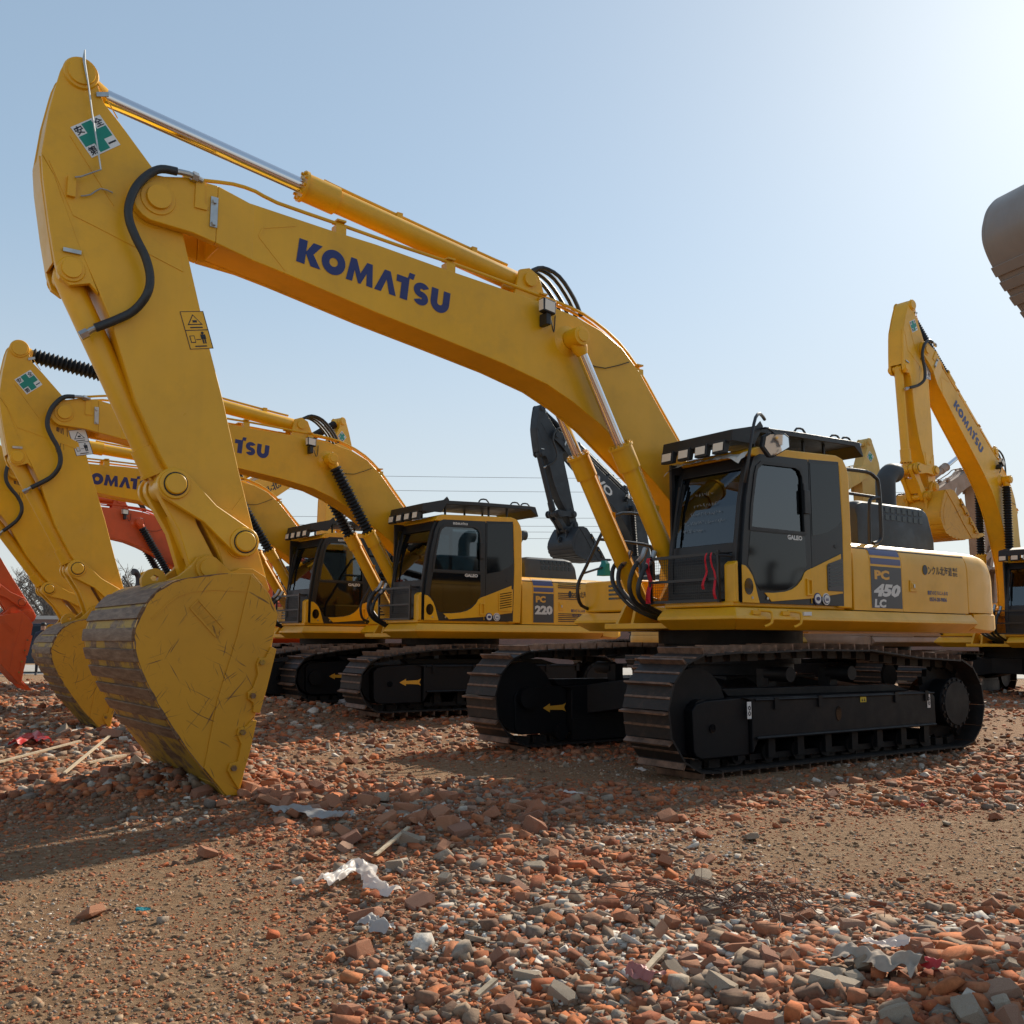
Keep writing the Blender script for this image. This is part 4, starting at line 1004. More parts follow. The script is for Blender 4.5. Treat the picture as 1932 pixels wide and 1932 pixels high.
# ---------------------------------------------------------------- crawlers
def track_path(xf, xr, rf, rr, sagz, n, zt=None):
    """closed loop of n (x, z, tangent angle) placed evenly, outer shoe surface"""
    P = []
    for i in range(13): a = R_(-90 + 180 * i / 12); P.append((xf + rf * cos(a), rf + .045 + rf * sin(a)))
    zt = zt or 2 * rf + .065
    top = [(xf - .35, (2 * rf + .045) * .55 + zt * .45), (xf - .8, zt - .02), (xf - 1.45, zt), (xr + 1.6, zt - .01), (xr + .75, zt - .03 - sagz * .6)]
    P += top
    for i in range(13): a = R_(90 + 180 * i / 12); P.append((xr + rr * cos(a), rr + .045 + rr * sin(a)))
    P.append(P[0]); L = [0]
    for i in range(1, len(P)): L.append(L[-1] + hypot(P[i][0] - P[i - 1][0], P[i][1] - P[i - 1][1]))
    out = []
    def at(t):
        t %= L[-1]
        for i in range(1, len(P)):
            if L[i] >= t: f = (t - L[i - 1]) / (L[i] - L[i - 1] + 1e-9); return (P[i - 1][0] + (P[i][0] - P[i - 1][0]) * f, P[i - 1][1] + (P[i][1] - P[i - 1][1]) * f)
        return P[-1]
    for k in range(n):
        t = L[-1] * k / n; a = at(t - .05); b = at(t + .05); p = at(t); out.append((p[0], p[1], atan2(b[1] - a[1], b[0] - a[0])))
    return out, L[-1]
def build_crawlers(xf, xr, rf, rr, yin, yout, n, zt, sag=.12, detail=True, arrow=1, tri=True):
    k = Kit(); path, Ltot = track_path(xf, xr, rf, rr, sag, n, zt); pit = Ltot / n; W_ = yout - yin
    # one shoe, local x along travel, y across, z outward
    sb = MB(); h = pit * .49
    sb.add(*(lambda q: (q[0], q[1]))(([(x, y, z) for y in (-W_ / 2, W_ / 2) for x, z in ((-h, -.012), (h, -.012), (h, .006), (-h, .006))], [(0, 1, 2, 3), (7, 6, 5, 4), (0, 4, 5, 1), (1, 5, 6, 2), (2, 6, 7, 3), (3, 7, 4, 0)])))
    sb.box(-.075, .075, -.09, -.03, -.09, -.012); sb.box(-.075, .075, .03, .09, -.09, -.012)
    for x0, hh in ((h - .022, .058), (-.02, .010)):
        sb.prism([(x0 - .004, .006), (x0 + .022, .006), (x0 + .018, .006 + hh), (x0, .006 + hh)], -W_ / 2 + .003, W_ / 2 - .003, 1)
    shoe = mesh('track_shoe', sb, ['shoe', 'grouser'], 25)
    for s in (1, -1):
        yc = s * (yin + yout) / 2
        fb = MB(); zc = (rf + rr) / 2 + .045
        yo = yout - .06; yi = yin + .10
        def Y(a, b): return (s * a, s * b)
        a, b = Y(yi, yo)
        fb.prism([(xf - .62, .17), (xf - .62, .66), (xf - .50, .70), (xr + .5, .68), (xr + .42, .62), (xr + .42, .32), (xf - .70, .30)], a, b)
        a2, b2 = Y(yi + .08, yo - .03)
        fb.prism([(xf + .11, .19), (xf + .14, .24), (xf + .15, .60), (xf + .10, .655), (xf - .02, .68), (xf - .60, .70), (xf - .60, .16), (xf + .04, .16)], a2, b2)
        fb.prism([(xf - .5, .70), (xf - .4, .78), (xr + .9, .76), (xr + .6, .68)], *Y(yi + .1, yi + .25))
        fb.box(xr + .45, xf - .66, *sorted(Y(yo - .01, yo + .012)), .30, .33)
        fr = k.add('track_frame', fb, 'under', bev=.012)
        if detail:
            mb = MB(); mb.tube([(xf - .66, s * (yo + .015), .315), (xr + .45, s * (yo + .015), .315)], .014, 6, smooth=0); mb.tube([(xf - .66, s * (yo + .004), .672), (xr + .45, s * (yo + .004), .662)], .012, 6, smooth=0)
            mb.prism([(xf - .68, .10), (xf - .68, .155), (xr + .5, .155), (xr + .5, .10)], *Y(yo - .14, yo - .10))
            mb.prism([(xf - .62, .07), (xf - .62, .32), (xr + .42, .32), (xr + .42, .07)], *Y(yi - .012, yi + .012))  # backing plate added to stop light passing between the rollers and keep them dark
            k.add('track_guard_and_shade_plate', mb, 'under', fr)
            mb = MB(); mb.cyl((xf - .10, s * (yo - .032), .43), (xf - .10, s * (yo - .02), .43), .04, seg=16); mb.prism([(.15 + .045 * cos(t * pi / 6), .50 + .075 * sin(t * pi / 6)) for t in range(12)], *Y(yo, yo + .004)); k.add('access_hole', mb, 'gloss', fr)
            mb = MB()
            for x in (1.12, .45, -.85, -1.42): mb.box(x - .03, x + .03, *sorted(Y(yo, yo + .018)), .58, .69)
            k.add('bracket', mb, 'under', fr)
            mb = MB(); mb.box(-.32, -.22, *sorted(Y(yo + .001, yo + .005)), .60, .66, 0)
            for i in (-.29, -.25): mb.prism([(i - .012, .61), (i + .012, .61), (i, .64)], *Y(yo + .0055, yo + .007), 1)
            if s > 0: k.add('warning_sticker', mb, ['plate_yel', 'ink'], fr, ang=0)
            mb = MB()
            for x in (1.505, -1.47):
                mb.box(x - .028, x + .028, *sorted(Y(yo + .001, yo + .005)), .50, .66, 0)
                for zz in (.60, .55): mb.ring([(x + .02 * cos(t), zz + .024 * sin(t)) for t in (0, 1, 2, 3, 4, 5)], [(x + .009 * cos(t), zz + .012 * sin(t)) for t in (0, 1, 2, 3, 4, 5)], *Y(yo + .0055, yo + .007), 1, n=8)
            if s > 0 and tri: k.add('tie_down_sticker', mb, ['white', 'ink'], fr, ang=0)
        if arrow == 2 or (arrow == 1 and s < 0):
            xa, za = xf - .42, .45; y = (yo - .0295) if s > 0 else -(yi + .0795 - .004)
            mb = MB(); mb.prism([(xa + .17, za), (xa + .07, za + .05), (xa + .07, za + .022), (xa - .12, za + .03), (xa - .17, za + .05), (xa - .14, za), (xa - .17, za - .05), (xa - .12, za - .03), (xa + .07, za - .022), (xa + .07, za - .05)], y, y + .004)
            k.add('arrow_mark', mb, 'orangetext', fr, ang=0)
        mb = MB(); zs = rr + .045
        mb.cyl((xr, s * yi, zs), (xr, s * (yout - .09), zs), .27, seg=32)
        mb.lathe((xr, s * (yout - .09), zs), (xr, s * 3, zs), [(0, .29), (.025, .285), (.03, .25), (.045, .245)], 36)
        for i in range(18):
            an = 2 * pi * i / 18; mb.cyl((xr + .268 * cos(an), s * (yout - .065), zs + .268 * sin(an)), (xr + .268 * cos(an), s * (yout - .048), zs + .268 * sin(an)), .016, seg=6)
        teeth = []
        for i in range(42): an = 2 * pi * i / 42; q = rr - (.05 if i % 2 else .11); teeth.append((xr + q * cos(an), zs + q * sin(an)))
        mb.prism(teeth, s * (yin + W_ / 2 - .03), s * (yin + W_ / 2 + .03))
        k.add('sprocket', mb, 'under', ang=30)
        mb = MB(); mb.cyl((xf, s * (yin + W_ / 2 - .10), rf + .045), (xf, s * (yin + W_ / 2 + .10), rf + .045), rf - .12, seg=32); mb.cyl((xf, s * (yi), rf + .045), (xf, s * (yout - .12), rf + .045), .12, seg=20)
        k.add('idler', mb, 'under')
        if detail:
            for i in range(8):
                x = xr + .55 + i * (xf - xr - 1.05) / 7
                mb = MB(); mb.cyl((x, s * (yin + W_ / 2 - .16), .17), (x, s * (yin + W_ / 2 + .16), .17), .095, seg=16); mb.box(x - .05, x + .05, *sorted((s * (yin + W_ / 2 + .16), s * (yin + W_ / 2 + .2))), .12, .3); k.add('track_roller', mb, 'under')
            for x in (.76, -.24):
                mb = MB(); mb.cyl((x, s * (yin + .15), .90), (x, s * (yout - .16), .90), .075, seg=18); mb.box(x - .06, x + .06, *sorted((s * (yin + .05), s * (yin + .2))), .7, .95); k.add('carrier_roller', mb, 'under')
        root = None
        for i, (x, z, an) in enumerate(path):
            m4 = Matrix.Translation((x, yc, z)) @ Matrix.Rotation(-an, 4, 'Y') @ Matrix.Rotation(pi, 4, 'X')
            if detail:
                k.add('track_shoe', shoe, None, mat4=m4)
            else:
                if root is None: root = MB()
                root.add([tuple(m4 @ Vector(v)) for v in sb.v], sb.f); root.mi[-len(sb.f):] = sb.mi
        if root: k.add('track_chain', mesh('track_chain', root, ['shoe', 'grouser'], 25), None)
    # centre frame and swing ring
    mb = MB(); yi = yin + .1
    mb.box(-.75, .75, -.62, .62, .52, .86)
    for sx in (1, -1):
        for s in (1, -1):
            mb.loft([[(sx * .35, s * .5, .52), (sx * .75, s * .3, .52), (sx * .75, s * .3, .86), (sx * .35, s * .5, .86)], [(sx * .75, s * (yi + .05), .36), (sx * 1.25, s * (yi + .05), .36), (sx * 1.25, s * (yi + .05), .70), (sx * .75, s * (yi + .05), .72)]])
    k.add('centre_frame', mb, 'under', bev=.015)
    mb = MB(); mb.lathe((0, 0, .86), (0, 0, 3), [(0, .72), (.12, .72), (.12, .80), (.26, .80), (.27, .76), (.34, .76), (.34, .83), (.49, .83)], 40)
    k.add('swing_ring', mb, 'under')
    return k

# ---------------------------------------------------------------- environment: ground height and surface zones
random.seed(11)
def fbm(x, y, s, o=4, off=0):
    v = 0; a = 1; t = 0
    for i in range(o):
        v += a * noise.noise((x * s + off, y * s + off * .7, i * 7.3 + off)); t += a; a *= .5; s *= 2
    return v / t
MOUNDS = [(-2.72, 8.35, 1.1, .17), (-2.2, 7.9, .9, .05), (-3.9, 15.2, 1.1, .18), (-.4, 6.6, 1.4, .10), (1.6, 3.3, 1.1, .12), (.2, 4.3, .8, .07), (-4.6, 11.5, 1.6, .10), (2.2, 2.9, .8, .10)]
def ground_h(x, y):
    d = hypot(x, y)
    h = .05 * fbm(x, y, .35, 3) + (.010 * fbm(x, y, 5.5, 2, 9) if d < 14 else 0) + .025 * fbm(x, y, 1.3, 3, 5) * max(0, 1 - d / 25)
    h += .17 * (1 / (1 + math.exp(-(y - 13.5) / .9))) * (1 / (1 + math.exp((y - 27) / 3)))
    for mx, my, r, a in MOUNDS:
        q = ((x - mx) ** 2 + (y - my) ** 2) / (r * r)
        if q < 6: h += a * math.exp(-q * 1.3)
    # flattened under the tracks of the big machine
    c, s = cos(R_(215.3)), sin(R_(215.3)); lx = (x - 2.57) * c + (y - 11.68) * s; ly = -(x - 2.57) * s + (y - 11.68) * c
    k = min(1, max(0, 3.6 - abs(lx)) / .8) * min(1, max(0, 2.4 - abs(ly)) / .7)
    return h * (1 - k) - .01 * k - .04 * min(1, max(0, (d - 25) / 30))
def rubble(x, y):
    """0 bare dirt .. 1 thick brick rubble"""
    v = .55 + .75 * fbm(x, y, .33, 3, 3.1)
    def blob(cx, cy, rx, ry, a, rot=0):
        c, s = cos(R_(rot)), sin(R_(rot)); u = ((x - cx) * c + (y - cy) * s) / rx; w_ = (-(x - cx) * s + (y - cy) * c) / ry
        return a * math.exp(-(u * u + w_ * w_))
    v -= blob(-1.6, 3.2, .95, 1.6, 1.0) + blob(-2.6, 5.0, 1.2, 1.0, .8) + blob(2.9, 6.2, 2.0, .75, .95, 12) + blob(.4, 9.6, 1.7, .7, .8) + blob(-.75, 2.5, .55, .5, .5)
    v += blob(-.2, 6.2, 1.4, 1.3, .55) + blob(.3, 4.2, .9, .8, .5) + blob(1.5, 3.1, 1.3, .9, .7) + blob(-2.4, 8.0, 1.1, .9, .7) + blob(-4.5, 13, 2.5, 3, .4)
    if y > 24: v -= (y - 24) * .12
    return max(0.03, min(1, v))

def build_ground():
    ys = []; y = -6.0
    while y < 2: ys.append(y); y += .8
    y = 2.0
    while y < 34: ys.append(y); y += .03 + max(0, y - 3) * .012
    while y < 2500: ys.append(y); y *= 1.25
    ys.append(2600)
    nx = 260; V = []
    for y in ys:
        half = 1.1 * max(y, 4) + 4 if y < 40 else 1.1 * y + 4 + (y - 40) * 1.5
        for i in range(nx + 1):
            x = (2 * i / nx - 1) * half
            V.append((x, y, ground_h(x, y) if y < 60 else -.04))
    F = [(j * (nx + 1) + i, j * (nx + 1) + i + 1, (j + 1) * (nx + 1) + i + 1, (j + 1) * (nx + 1) + i) for j in range(len(ys) - 1) for i in range(nx)]
    me = bpy.data.meshes.new('ground'); me.from_pydata(V, [], F)
    at = me.attributes.new('rub', 'FLOAT', 'POINT'); at.data.foreach_set('value', [rubble(p[0], p[1]) if p[1] < 60 else 0 for p in V])
    me.polygons.foreach_set('use_smooth', [True] * len(F))
    m, N, L, P = _mat('trodden_dirt')
    atn = N.new('ShaderNodeAttribute'); atn.attribute_name = 'rub'
    a = noise_node(N, L, .8, 8, .65); b = noise_node(N, L, 18, 8, .75); c = noise_node(N, L, 5, 6, .7)
    dirt = ramp(N, L, b, [(.3, (.11, .06, .032)), (.5, (.30, .185, .10)), (.7, (.45, .32, .20))])
    brick = ramp(N, L, b, [(.3, (.15, .055, .028)), (.5, (.30, .11, .05)), (.62, (.29, .18, .12)), (.75, (.36, .28, .21))])
    mk = ramp(N, L, c, [(.35, (0, 0, 0)), (.65, (1, 1, 1))])
    mu = N.new('ShaderNodeMath'); mu.operation = 'MULTIPLY'; L.new(atn.outputs['Fac'], mu.inputs[0]); L.new(mk, mu.inputs[1])
    cc = mix(N, L, mu.outputs[0], dirt, brick)
    cc = mix(N, L, ramp(N, L, a, [(.3, (.0, .0, .0)), (.75, (.55, .55, .55))]), cc, (.30, .15, .07))
    L.new(cc, P.inputs['Base Color']); P.inputs['Roughness'].default_value = .95; P.inputs['Specular IOR Level'].default_value = .2
    v = N.new('ShaderNodeTexVoronoi'); v.inputs['Scale'].default_value = 42
    tc = N.new('ShaderNodeTexCoord'); L.new(tc.outputs['Object'], v.inputs['Vector'])
    bump(N, L, P, b, 1.0, .05)
    me.materials.append(m)
    o = bpy.data.objects.new('ground', me); COL.objects.link(o); tag(o, kind='structure', label='rough dirt yard strewn with crushed brick')
    # concrete apron in the distance
    mb = MB(); mb.box(-60, 40, 34, 46, -.03, .012)
    m2 = plain('pale_concrete', (.36, .33, .29), .9, var=.15, vs=1.2)
    tag(obj('road', mb, m2), kind='structure', label='pale concrete roadway behind the yard')
build_ground()

# ---- stones
def stone_shapes(n, sub, seed):
    """angular broken pieces: the hull of a jittered, chipped box"""
    import bmesh
    rnd = random.Random(seed); out = []
    for q in range(n):
        sx, sy, sz = rnd.uniform(.8, 1.3), rnd.uniform(.55, .95), rnd.uniform(.28, .70); b = bmesh.new()
        for cx in (-1, 1):
            for cy in (-1, 1):
                for cz in (-1, 1):
                    for t in range(3 if sub else rnd.choice((1, 1, 2))):
                        k = [rnd.uniform(.55, 1.0), rnd.uniform(.55, 1.0), rnd.uniform(.55, 1.0)]
                        if t: k[rnd.randrange(3)] *= rnd.uniform(.3, .7)
                        b.verts.new((cx * k[0] * sx, cy * k[1] * sy, cz * k[2] * sz))
        r = bmesh.ops.convex_hull(b, input=b.verts[:])
        bmesh.ops.delete(b, geom=list({v for v in r['geom_interior'] + r['geom_unused'] if isinstance(v, bmesh.types.BMVert)}), context='VERTS')
        bmesh.ops.triangulate(b, faces=b.faces[:]); bmesh.ops.recalc_face_normals(b, faces=b.faces[:])
        b.verts.ensure_lookup_table(); b.verts.index_update()
        out.append((np.array([v.co[:] for v in b.verts], np.float32), np.array([[v.index for v in f.verts] for f in b.faces], np.int32))); b.free()
    return out
def stone_mat(name, gen_attr=True, cols=None):
    m, N, L, P = _mat(name)
    cols = cols or [(0, (.40, .10, .035)), (.15, (.52, .17, .06)), (.30, (.22, .06, .028)), (.42, (.42, .16, .075)), (.54, (.30, .14, .08)), (.64, (.13, .08, .055)), (.76, (.36, .25, .165)), (.86, (.17, .135, .11)), (.94, (.38, .31, .235)), (1, (.60, .54, .46))]
    if gen_attr:
        at = N.new('ShaderNodeAttribute'); at.attribute_name = 'tint'; f = at.outputs['Fac']
    else:
        oi = N.new('ShaderNodeObjectInfo'); f = oi.outputs['Random']
    r = N.new('ShaderNodeValToRGB'); r.color_ramp.interpolation = 'CONSTANT' if False else 'LINEAR'; e = r.color_ramp.elements
    while len(e) < len(cols): e.new(.5)
    for k, (p, c) in enumerate(cols): e[k].position = p; e[k].color = (*c, 1)
    L.new(f, r.inputs[0])
    n = noise_node(N, L, 28, 8, .72)
    g = ramp(N, L, n, [(.3, (.62, .60, .58)), (.52, (1, 1, 1)), (.72, (1.35, 1.33, 1.3))])
    c = mix(N, L, 1.0, r.outputs[0], g, 'MULTIPLY')
    n2 = noise_node(N, L, 9, 6, .7)
    c = mix(N, L, ramp(N, L, n2, [(.45, (.0, .0, .0)), (.72, (.5, .5, .5))]), c, (.31, .19, .11))
    L.new(c, P.inputs['Base Color']); P.inputs['Roughness'].default_value = .92; P.inputs['Specular IOR Level'].default_value = .25
    bump(N, L, P, n, .5, .01)
    return m
def scatter(name, count, ymin, ymax, smin, smax, sub, seed, power=2.2, dens=None, xr=None, flat=.0, label='', mat='stone'):
    rs = np.random.RandomState(seed); shp = stone_shapes(26, sub, seed)
    VV = []; FF = []; TT = []; base = 0; made = 0; tries = 0; rnd = random.Random(seed)
    Ly0, Ly1 = ymin, ymax
    while made < count and tries < count * 12:
        tries += 1
        # denser towards the camera: y density ~ 1/y
        y = Ly0 * (Ly1 / Ly0) ** rnd.random()
        x = rnd.uniform(-.60, .60) * y + rnd.uniform(-.3, .3)
        r = rubble(x, y)
        r = (dens(x, y) if dens else r)
        if rnd.random() > r: continue
        s = smin * (smax / smin) ** (rnd.random() ** power) * (1 + .03 * max(0, y - 6))
        s *= .55 + .6 * r
        V, F = shp[rnd.randrange(len(shp))]
        az = rnd.uniform(0, 2 * pi); t1 = rnd.gauss(0, .30); t2 = rnd.gauss(0, .30)
        Rm = np.array((Matrix.Rotation(az, 3, 'Z') @ Matrix.Rotation(t1, 3, 'X') @ Matrix.Rotation(t2, 3, 'Y')), np.float32)
        z = ground_h(x, y) + s * rnd.uniform(-.25, .36)
        W = (V * s) @ Rm.T + np.array([x, y, z], np.float32)
        VV.append(W); FF.append(F + base); base += len(V)
        g = noise.noise((x * .9, y * .9, 3.3)); t = rnd.random()
        t = min(1, max(0, t * .95 + .03 - .42 * g if rnd.random() < .8 else t)); TT.append(np.full(len(V), t, np.float32)); made += 1
    V = np.concatenate(VV); F = np.concatenate(FF); Tn = np.concatenate(TT)
    me = bpy.data.meshes.new(name); me.vertices.add(len(V)); me.vertices.foreach_set('co', V.ravel())
    me.loops.add(len(F) * 3); me.loops.foreach_set('vertex_index', F.ravel().astype(np.int32))
    me.polygons.add(len(F)); me.polygons.foreach_set('loop_start', np.arange(0, len(F) * 3, 3, dtype=np.int32))
    at = me.attributes.new('tint', 'FLOAT', 'POINT'); at.data.foreach_set('value', Tn)
    me.update(calc_edges=True); me.validate()
    me.materials.append(M[mat])
    o = bpy.data.objects.new(name, me); COL.objects.link(o); tag(o, label, kind='stuff')
M['stone'] = stone_mat('crushed_brick_and_concrete')
M['clod'] = stone_mat('dry_soil_clods', True, [(0, (.20, .12, .065)), (.5, (.32, .21, .125)), (1, (.40, .28, .18))])
scatter('rubble', 42000, 2.1, 9, .005, .026, False, 1, 1.5, label='loose bed of crushed brick and concrete over the yard')
scatter('rubble', 5200, 2.1, 13, .016, .050, True, 2, 2.2, label='thicker drifts of broken brick lumps over the yard')
scatter('clods', 6500, 2.1, 11, .005, .020, False, 8, 2.2, dens=lambda x, y: max(.1, 1 - rubble(x, y)) * .9, mat='clod', label='half buried lumps of dried soil on the bare patches')
scatter('gravel', 60000, 2.1, 11, .0028, .010, False, 3, 1.4, dens=lambda x, y: .85, label='fine grit and brick crumbs over the whole yard')
scatter('rubble', 26000, 7.5, 34, .014, .060, False, 4, 1.7, dens=lambda x, y: rubble(x, y) * .9, label='distant rubble between the parked machines')

# ---------------------------------------------------------------- machines
def simil(F0, F1, phi, s, base=None):
    return Matrix.Translation((F1[0], 0, F1[1])) @ Matrix.Rotation(-R_(phi), 4, 'Y') @ Matrix.Scale(s, 4) @ Matrix.Translation((-F0[0], 0, -F0[1]))
def tp(m, p, y=0):
    v = m @ Vector((p[0], y, p[1])); return v
def cylinder_parts(root, name, a, b, r, rodr, frac, rod='chrome', boot=False, paint='yellow', swap=None, gland=1.2, pipe=None):
    """hydraulic cylinder: barrel from a, rod end at b; frac = share of the length the barrel takes"""
    a = Vector(a); b = Vector(b); L_ = (b - a).length; d = (b - a) / L_; t = L_ * frac
    mb = MB()
    mb.lathe(a, b, [(-r * .9, r * .55), (-r * .3, r * .95), (0, r), (t * .86, r), (t * .862, r * gland), (t - .03, r * gland), (t - .028, r * gland * 1.12), (t, r * gland * 1.12)], 28)
    mb.cyl(a + Vector((0, -r * 1.05, 0)), a + Vector((0, r * 1.05, 0)), r * .85, seg=20)
    u = d.cross(Vector((0, 1, 0))).normalized()
    if u.z < 0: u = -u
    if pipe:
        mb.tube([a + d * (t * .92) + u * r * 1.35, a + d * (t * .8) + u * r * 1.28, a + d * (t * .3) + u * r * 1.25, a + d * (t * .08) + u * r * 1.3], .016, 8)
        for q in (.25, .6): mb.box(*(lambda c: (c.x - .03, c.x + .03, c.y - .03, c.y + .03, c.z - .03, c.z + .03))(a + d * (t * q) + u * r * 1.2))
    for i in range(10):
        an = 2 * pi * i / 10; c = a + d * t + (u * cos(an) + Vector((0, 1, 0)) * sin(an)) * r * gland * .92
        mb.cyl(c, c + d * .022, .014, seg=6)
    pm = lambda k: M[k] if isinstance(k, str) else k
    def put(nm, mb_, mt, par):
        o = bpy.data.objects.new(nm, mesh(nm, mb_, mt)); COL.objects.link(o); o.parent = par; return o
    o = put(name, mb, paint, root)
    mb = MB(); mb.cyl(a + d * (t - .02), b - d * rodr * 1.6, rodr, seg=24)
    if not boot: ro = put('rod', mb, rod, o)
    mb2 = MB(); mb2.lathe(b - d * rodr * 3.4, b, [(0, rodr * 1.05), (rodr * 1.2, rodr * 1.5), (rodr * 2.6, rodr * 1.5)], 20); mb2.cyl(b + Vector((0, -r * .8, 0)), b + Vector((0, r * .8, 0)), rodr * 1.75, seg=22)
    put('rod_eye', mb2, paint, o)
    if boot:
        mb = MB(); ln = L_ - t - rodr * 3; n = max(6, int(ln / .055)); pr = []
        for i in range(n): pr += [(i * ln / n, r * .72), ((i + .5) * ln / n, r * 1.12)]
        pr.append((ln, r * .72)); mb.lathe(a + d * (t + .005), b, pr, 20); bo = put('rubber_boot', mb, 'rubber', o)
        for p in bo.data.polygons: p.use_smooth = False
    return o
def link_parts(root, B, L, K, I, s, paint, w=.23):
    """idler links and the connecting link of the bucket"""
    def put(nm, mb_, mt, par=None, bev=.006):
        o = bpy.data.objects.new(nm, mesh(nm, mb_, mt)); COL.objects.link(o); o.parent = par or root
        bm = o.modifiers.new('edge', 'BEVEL'); bm.width = bev; bm.segments = 2; bm.limit_method = 'ANGLE'; bm.angle_limit = R_(40); return o
    def plate(p, q, r1, r2, mid):
        d = (q - p).normalized(); n = Vector((-d.y, d.x)); o = []
        a0 = atan2(n.y, n.x)
        for i in range(11): a = a0 + pi * i / 10; o.append((p.x + r1 * cos(a), p.y + r1 * sin(a)))
        m = (p + q) / 2; o.append((m.x - n.x * mid, m.y - n.y * mid))
        for i in range(11): a = a0 + pi + pi * i / 10; o.append((q.x + r2 * cos(a), q.y + r2 * sin(a)))
        o.append((m.x + n.x * mid, m.y + n.y * mid)); return o
    for sg in (1, -1):
        mb = MB(); mb.prism(plate(Vector(L), Vector(I), .135 * s, .12 * s, .085 * s), sg * (w + .005) * s, sg * (w + .06) * s)
        for c, r in ((L, .105), (I, .105)):
            mb.lathe((c[0], sg * (w + .06) * s, c[1]), (c[0], sg * 3, c[1]), [(0, r * s * 1.15), (.02 * s, r * s * 1.12), (.022 * s, r * .8 * s), (.05 * s, r * .76 * s)], 26)
        il = put('idler_link', mb, paint)
        for c, r in ((L, .105), (I, .105)):
            m2 = MB(); y_ = sg * (w + .082) * s
            m2.prism([(c[0] + r * .90 * s * cos(t * pi / 12), c[1] + r * .90 * s * sin(t * pi / 12)) for t in range(24)], y_, y_ + sg * .004)
            put('seal_ring', m2, 'rubber', il, bev=.0005)
    mb = MB(); p, q = Vector(L), Vector(K); d = (q - p).normalized(); n = Vector((-d.y, d.x))
    for sg in (1, -1): mb.prism(plate(p, q, .12 * s, .11 * s, .075 * s), sg * .10 * s, sg * .195 * s)
    a, b = p + d * .22 * s, q - d * .12 * s
    mb.prism([(a + n * .05 * s)[:], (b + n * .05 * s)[:], (b - n * .05 * s)[:], (a - n * .05 * s)[:]], -.1 * s, .1 * s)
    mb.cyl((L[0], -.29 * s, L[1]), (L[0], .29 * s, L[1]), .08 * s); mb.cyl((K[0], -.27 * s, K[1]), (K[0], .27 * s, K[1]), .075 * s)
    put('connecting_link', mb, paint)

SW = lambda pm: {'yellow_paint': M[pm], 'yellow_paint_bucket': M[pm], 'scratched_yellow': M[pm]}
M['grille_mat'] = M['greypanel']
kb_main = build_boom('K'); ka_main = build_arm(True); kk_main = build_bucket('K')
kb_std = build_boom('K', sgns=(1,), dx=.40); kb_left = build_boom('K', sgns=(1,), dx=-.12); ka_std = build_arm(False, white=True)
ka_plain = build_arm(False, cross=False); ka_right = build_arm(False, cross=False); kanji_sticker(ka_right, 0, 7.315, 5.15, .27, .27, 35, -.19, -1); kk_std = build_bucket(None, hw=.56)
kk_clean = build_bucket(None, hw=.60, worn=False)
kb_plain = build_boom(None)
cab_main = build_cab(); cab_extras(cab_main)
body_main = build_body(True)
tr_main = build_crawlers(2.08, -2.02, .53, .49, 1.05, 1.65, 46, 1.15, sag=.10, arrow=1)

def warp220(x, y, z):
    if x < -.3: x = -.3 + (x + .3) * .71
    return (x - .15, y * .905, z - .27)
def warpcab(x, y, z):
    return (x - .15, y - .142, z - .27)
WARP = warp220
body_220 = build_body(False, ('PC', '220'))
WARP = warpcab
M['grille_mat'] = M['yellow']
cab_220 = build_cab(name_on_door=True); cab_extras(cab_220, full=False)
WARP = None
tr_220 = build_crawlers(1.90, -1.83, .385, .38, .95, 1.64, 46, .93, sag=.06, arrow=2, tri=False)
tr_far = build_crawlers(1.90, -1.83, .385, .38, .95, 1.64, 46, .93, sag=.06, detail=False, arrow=0)

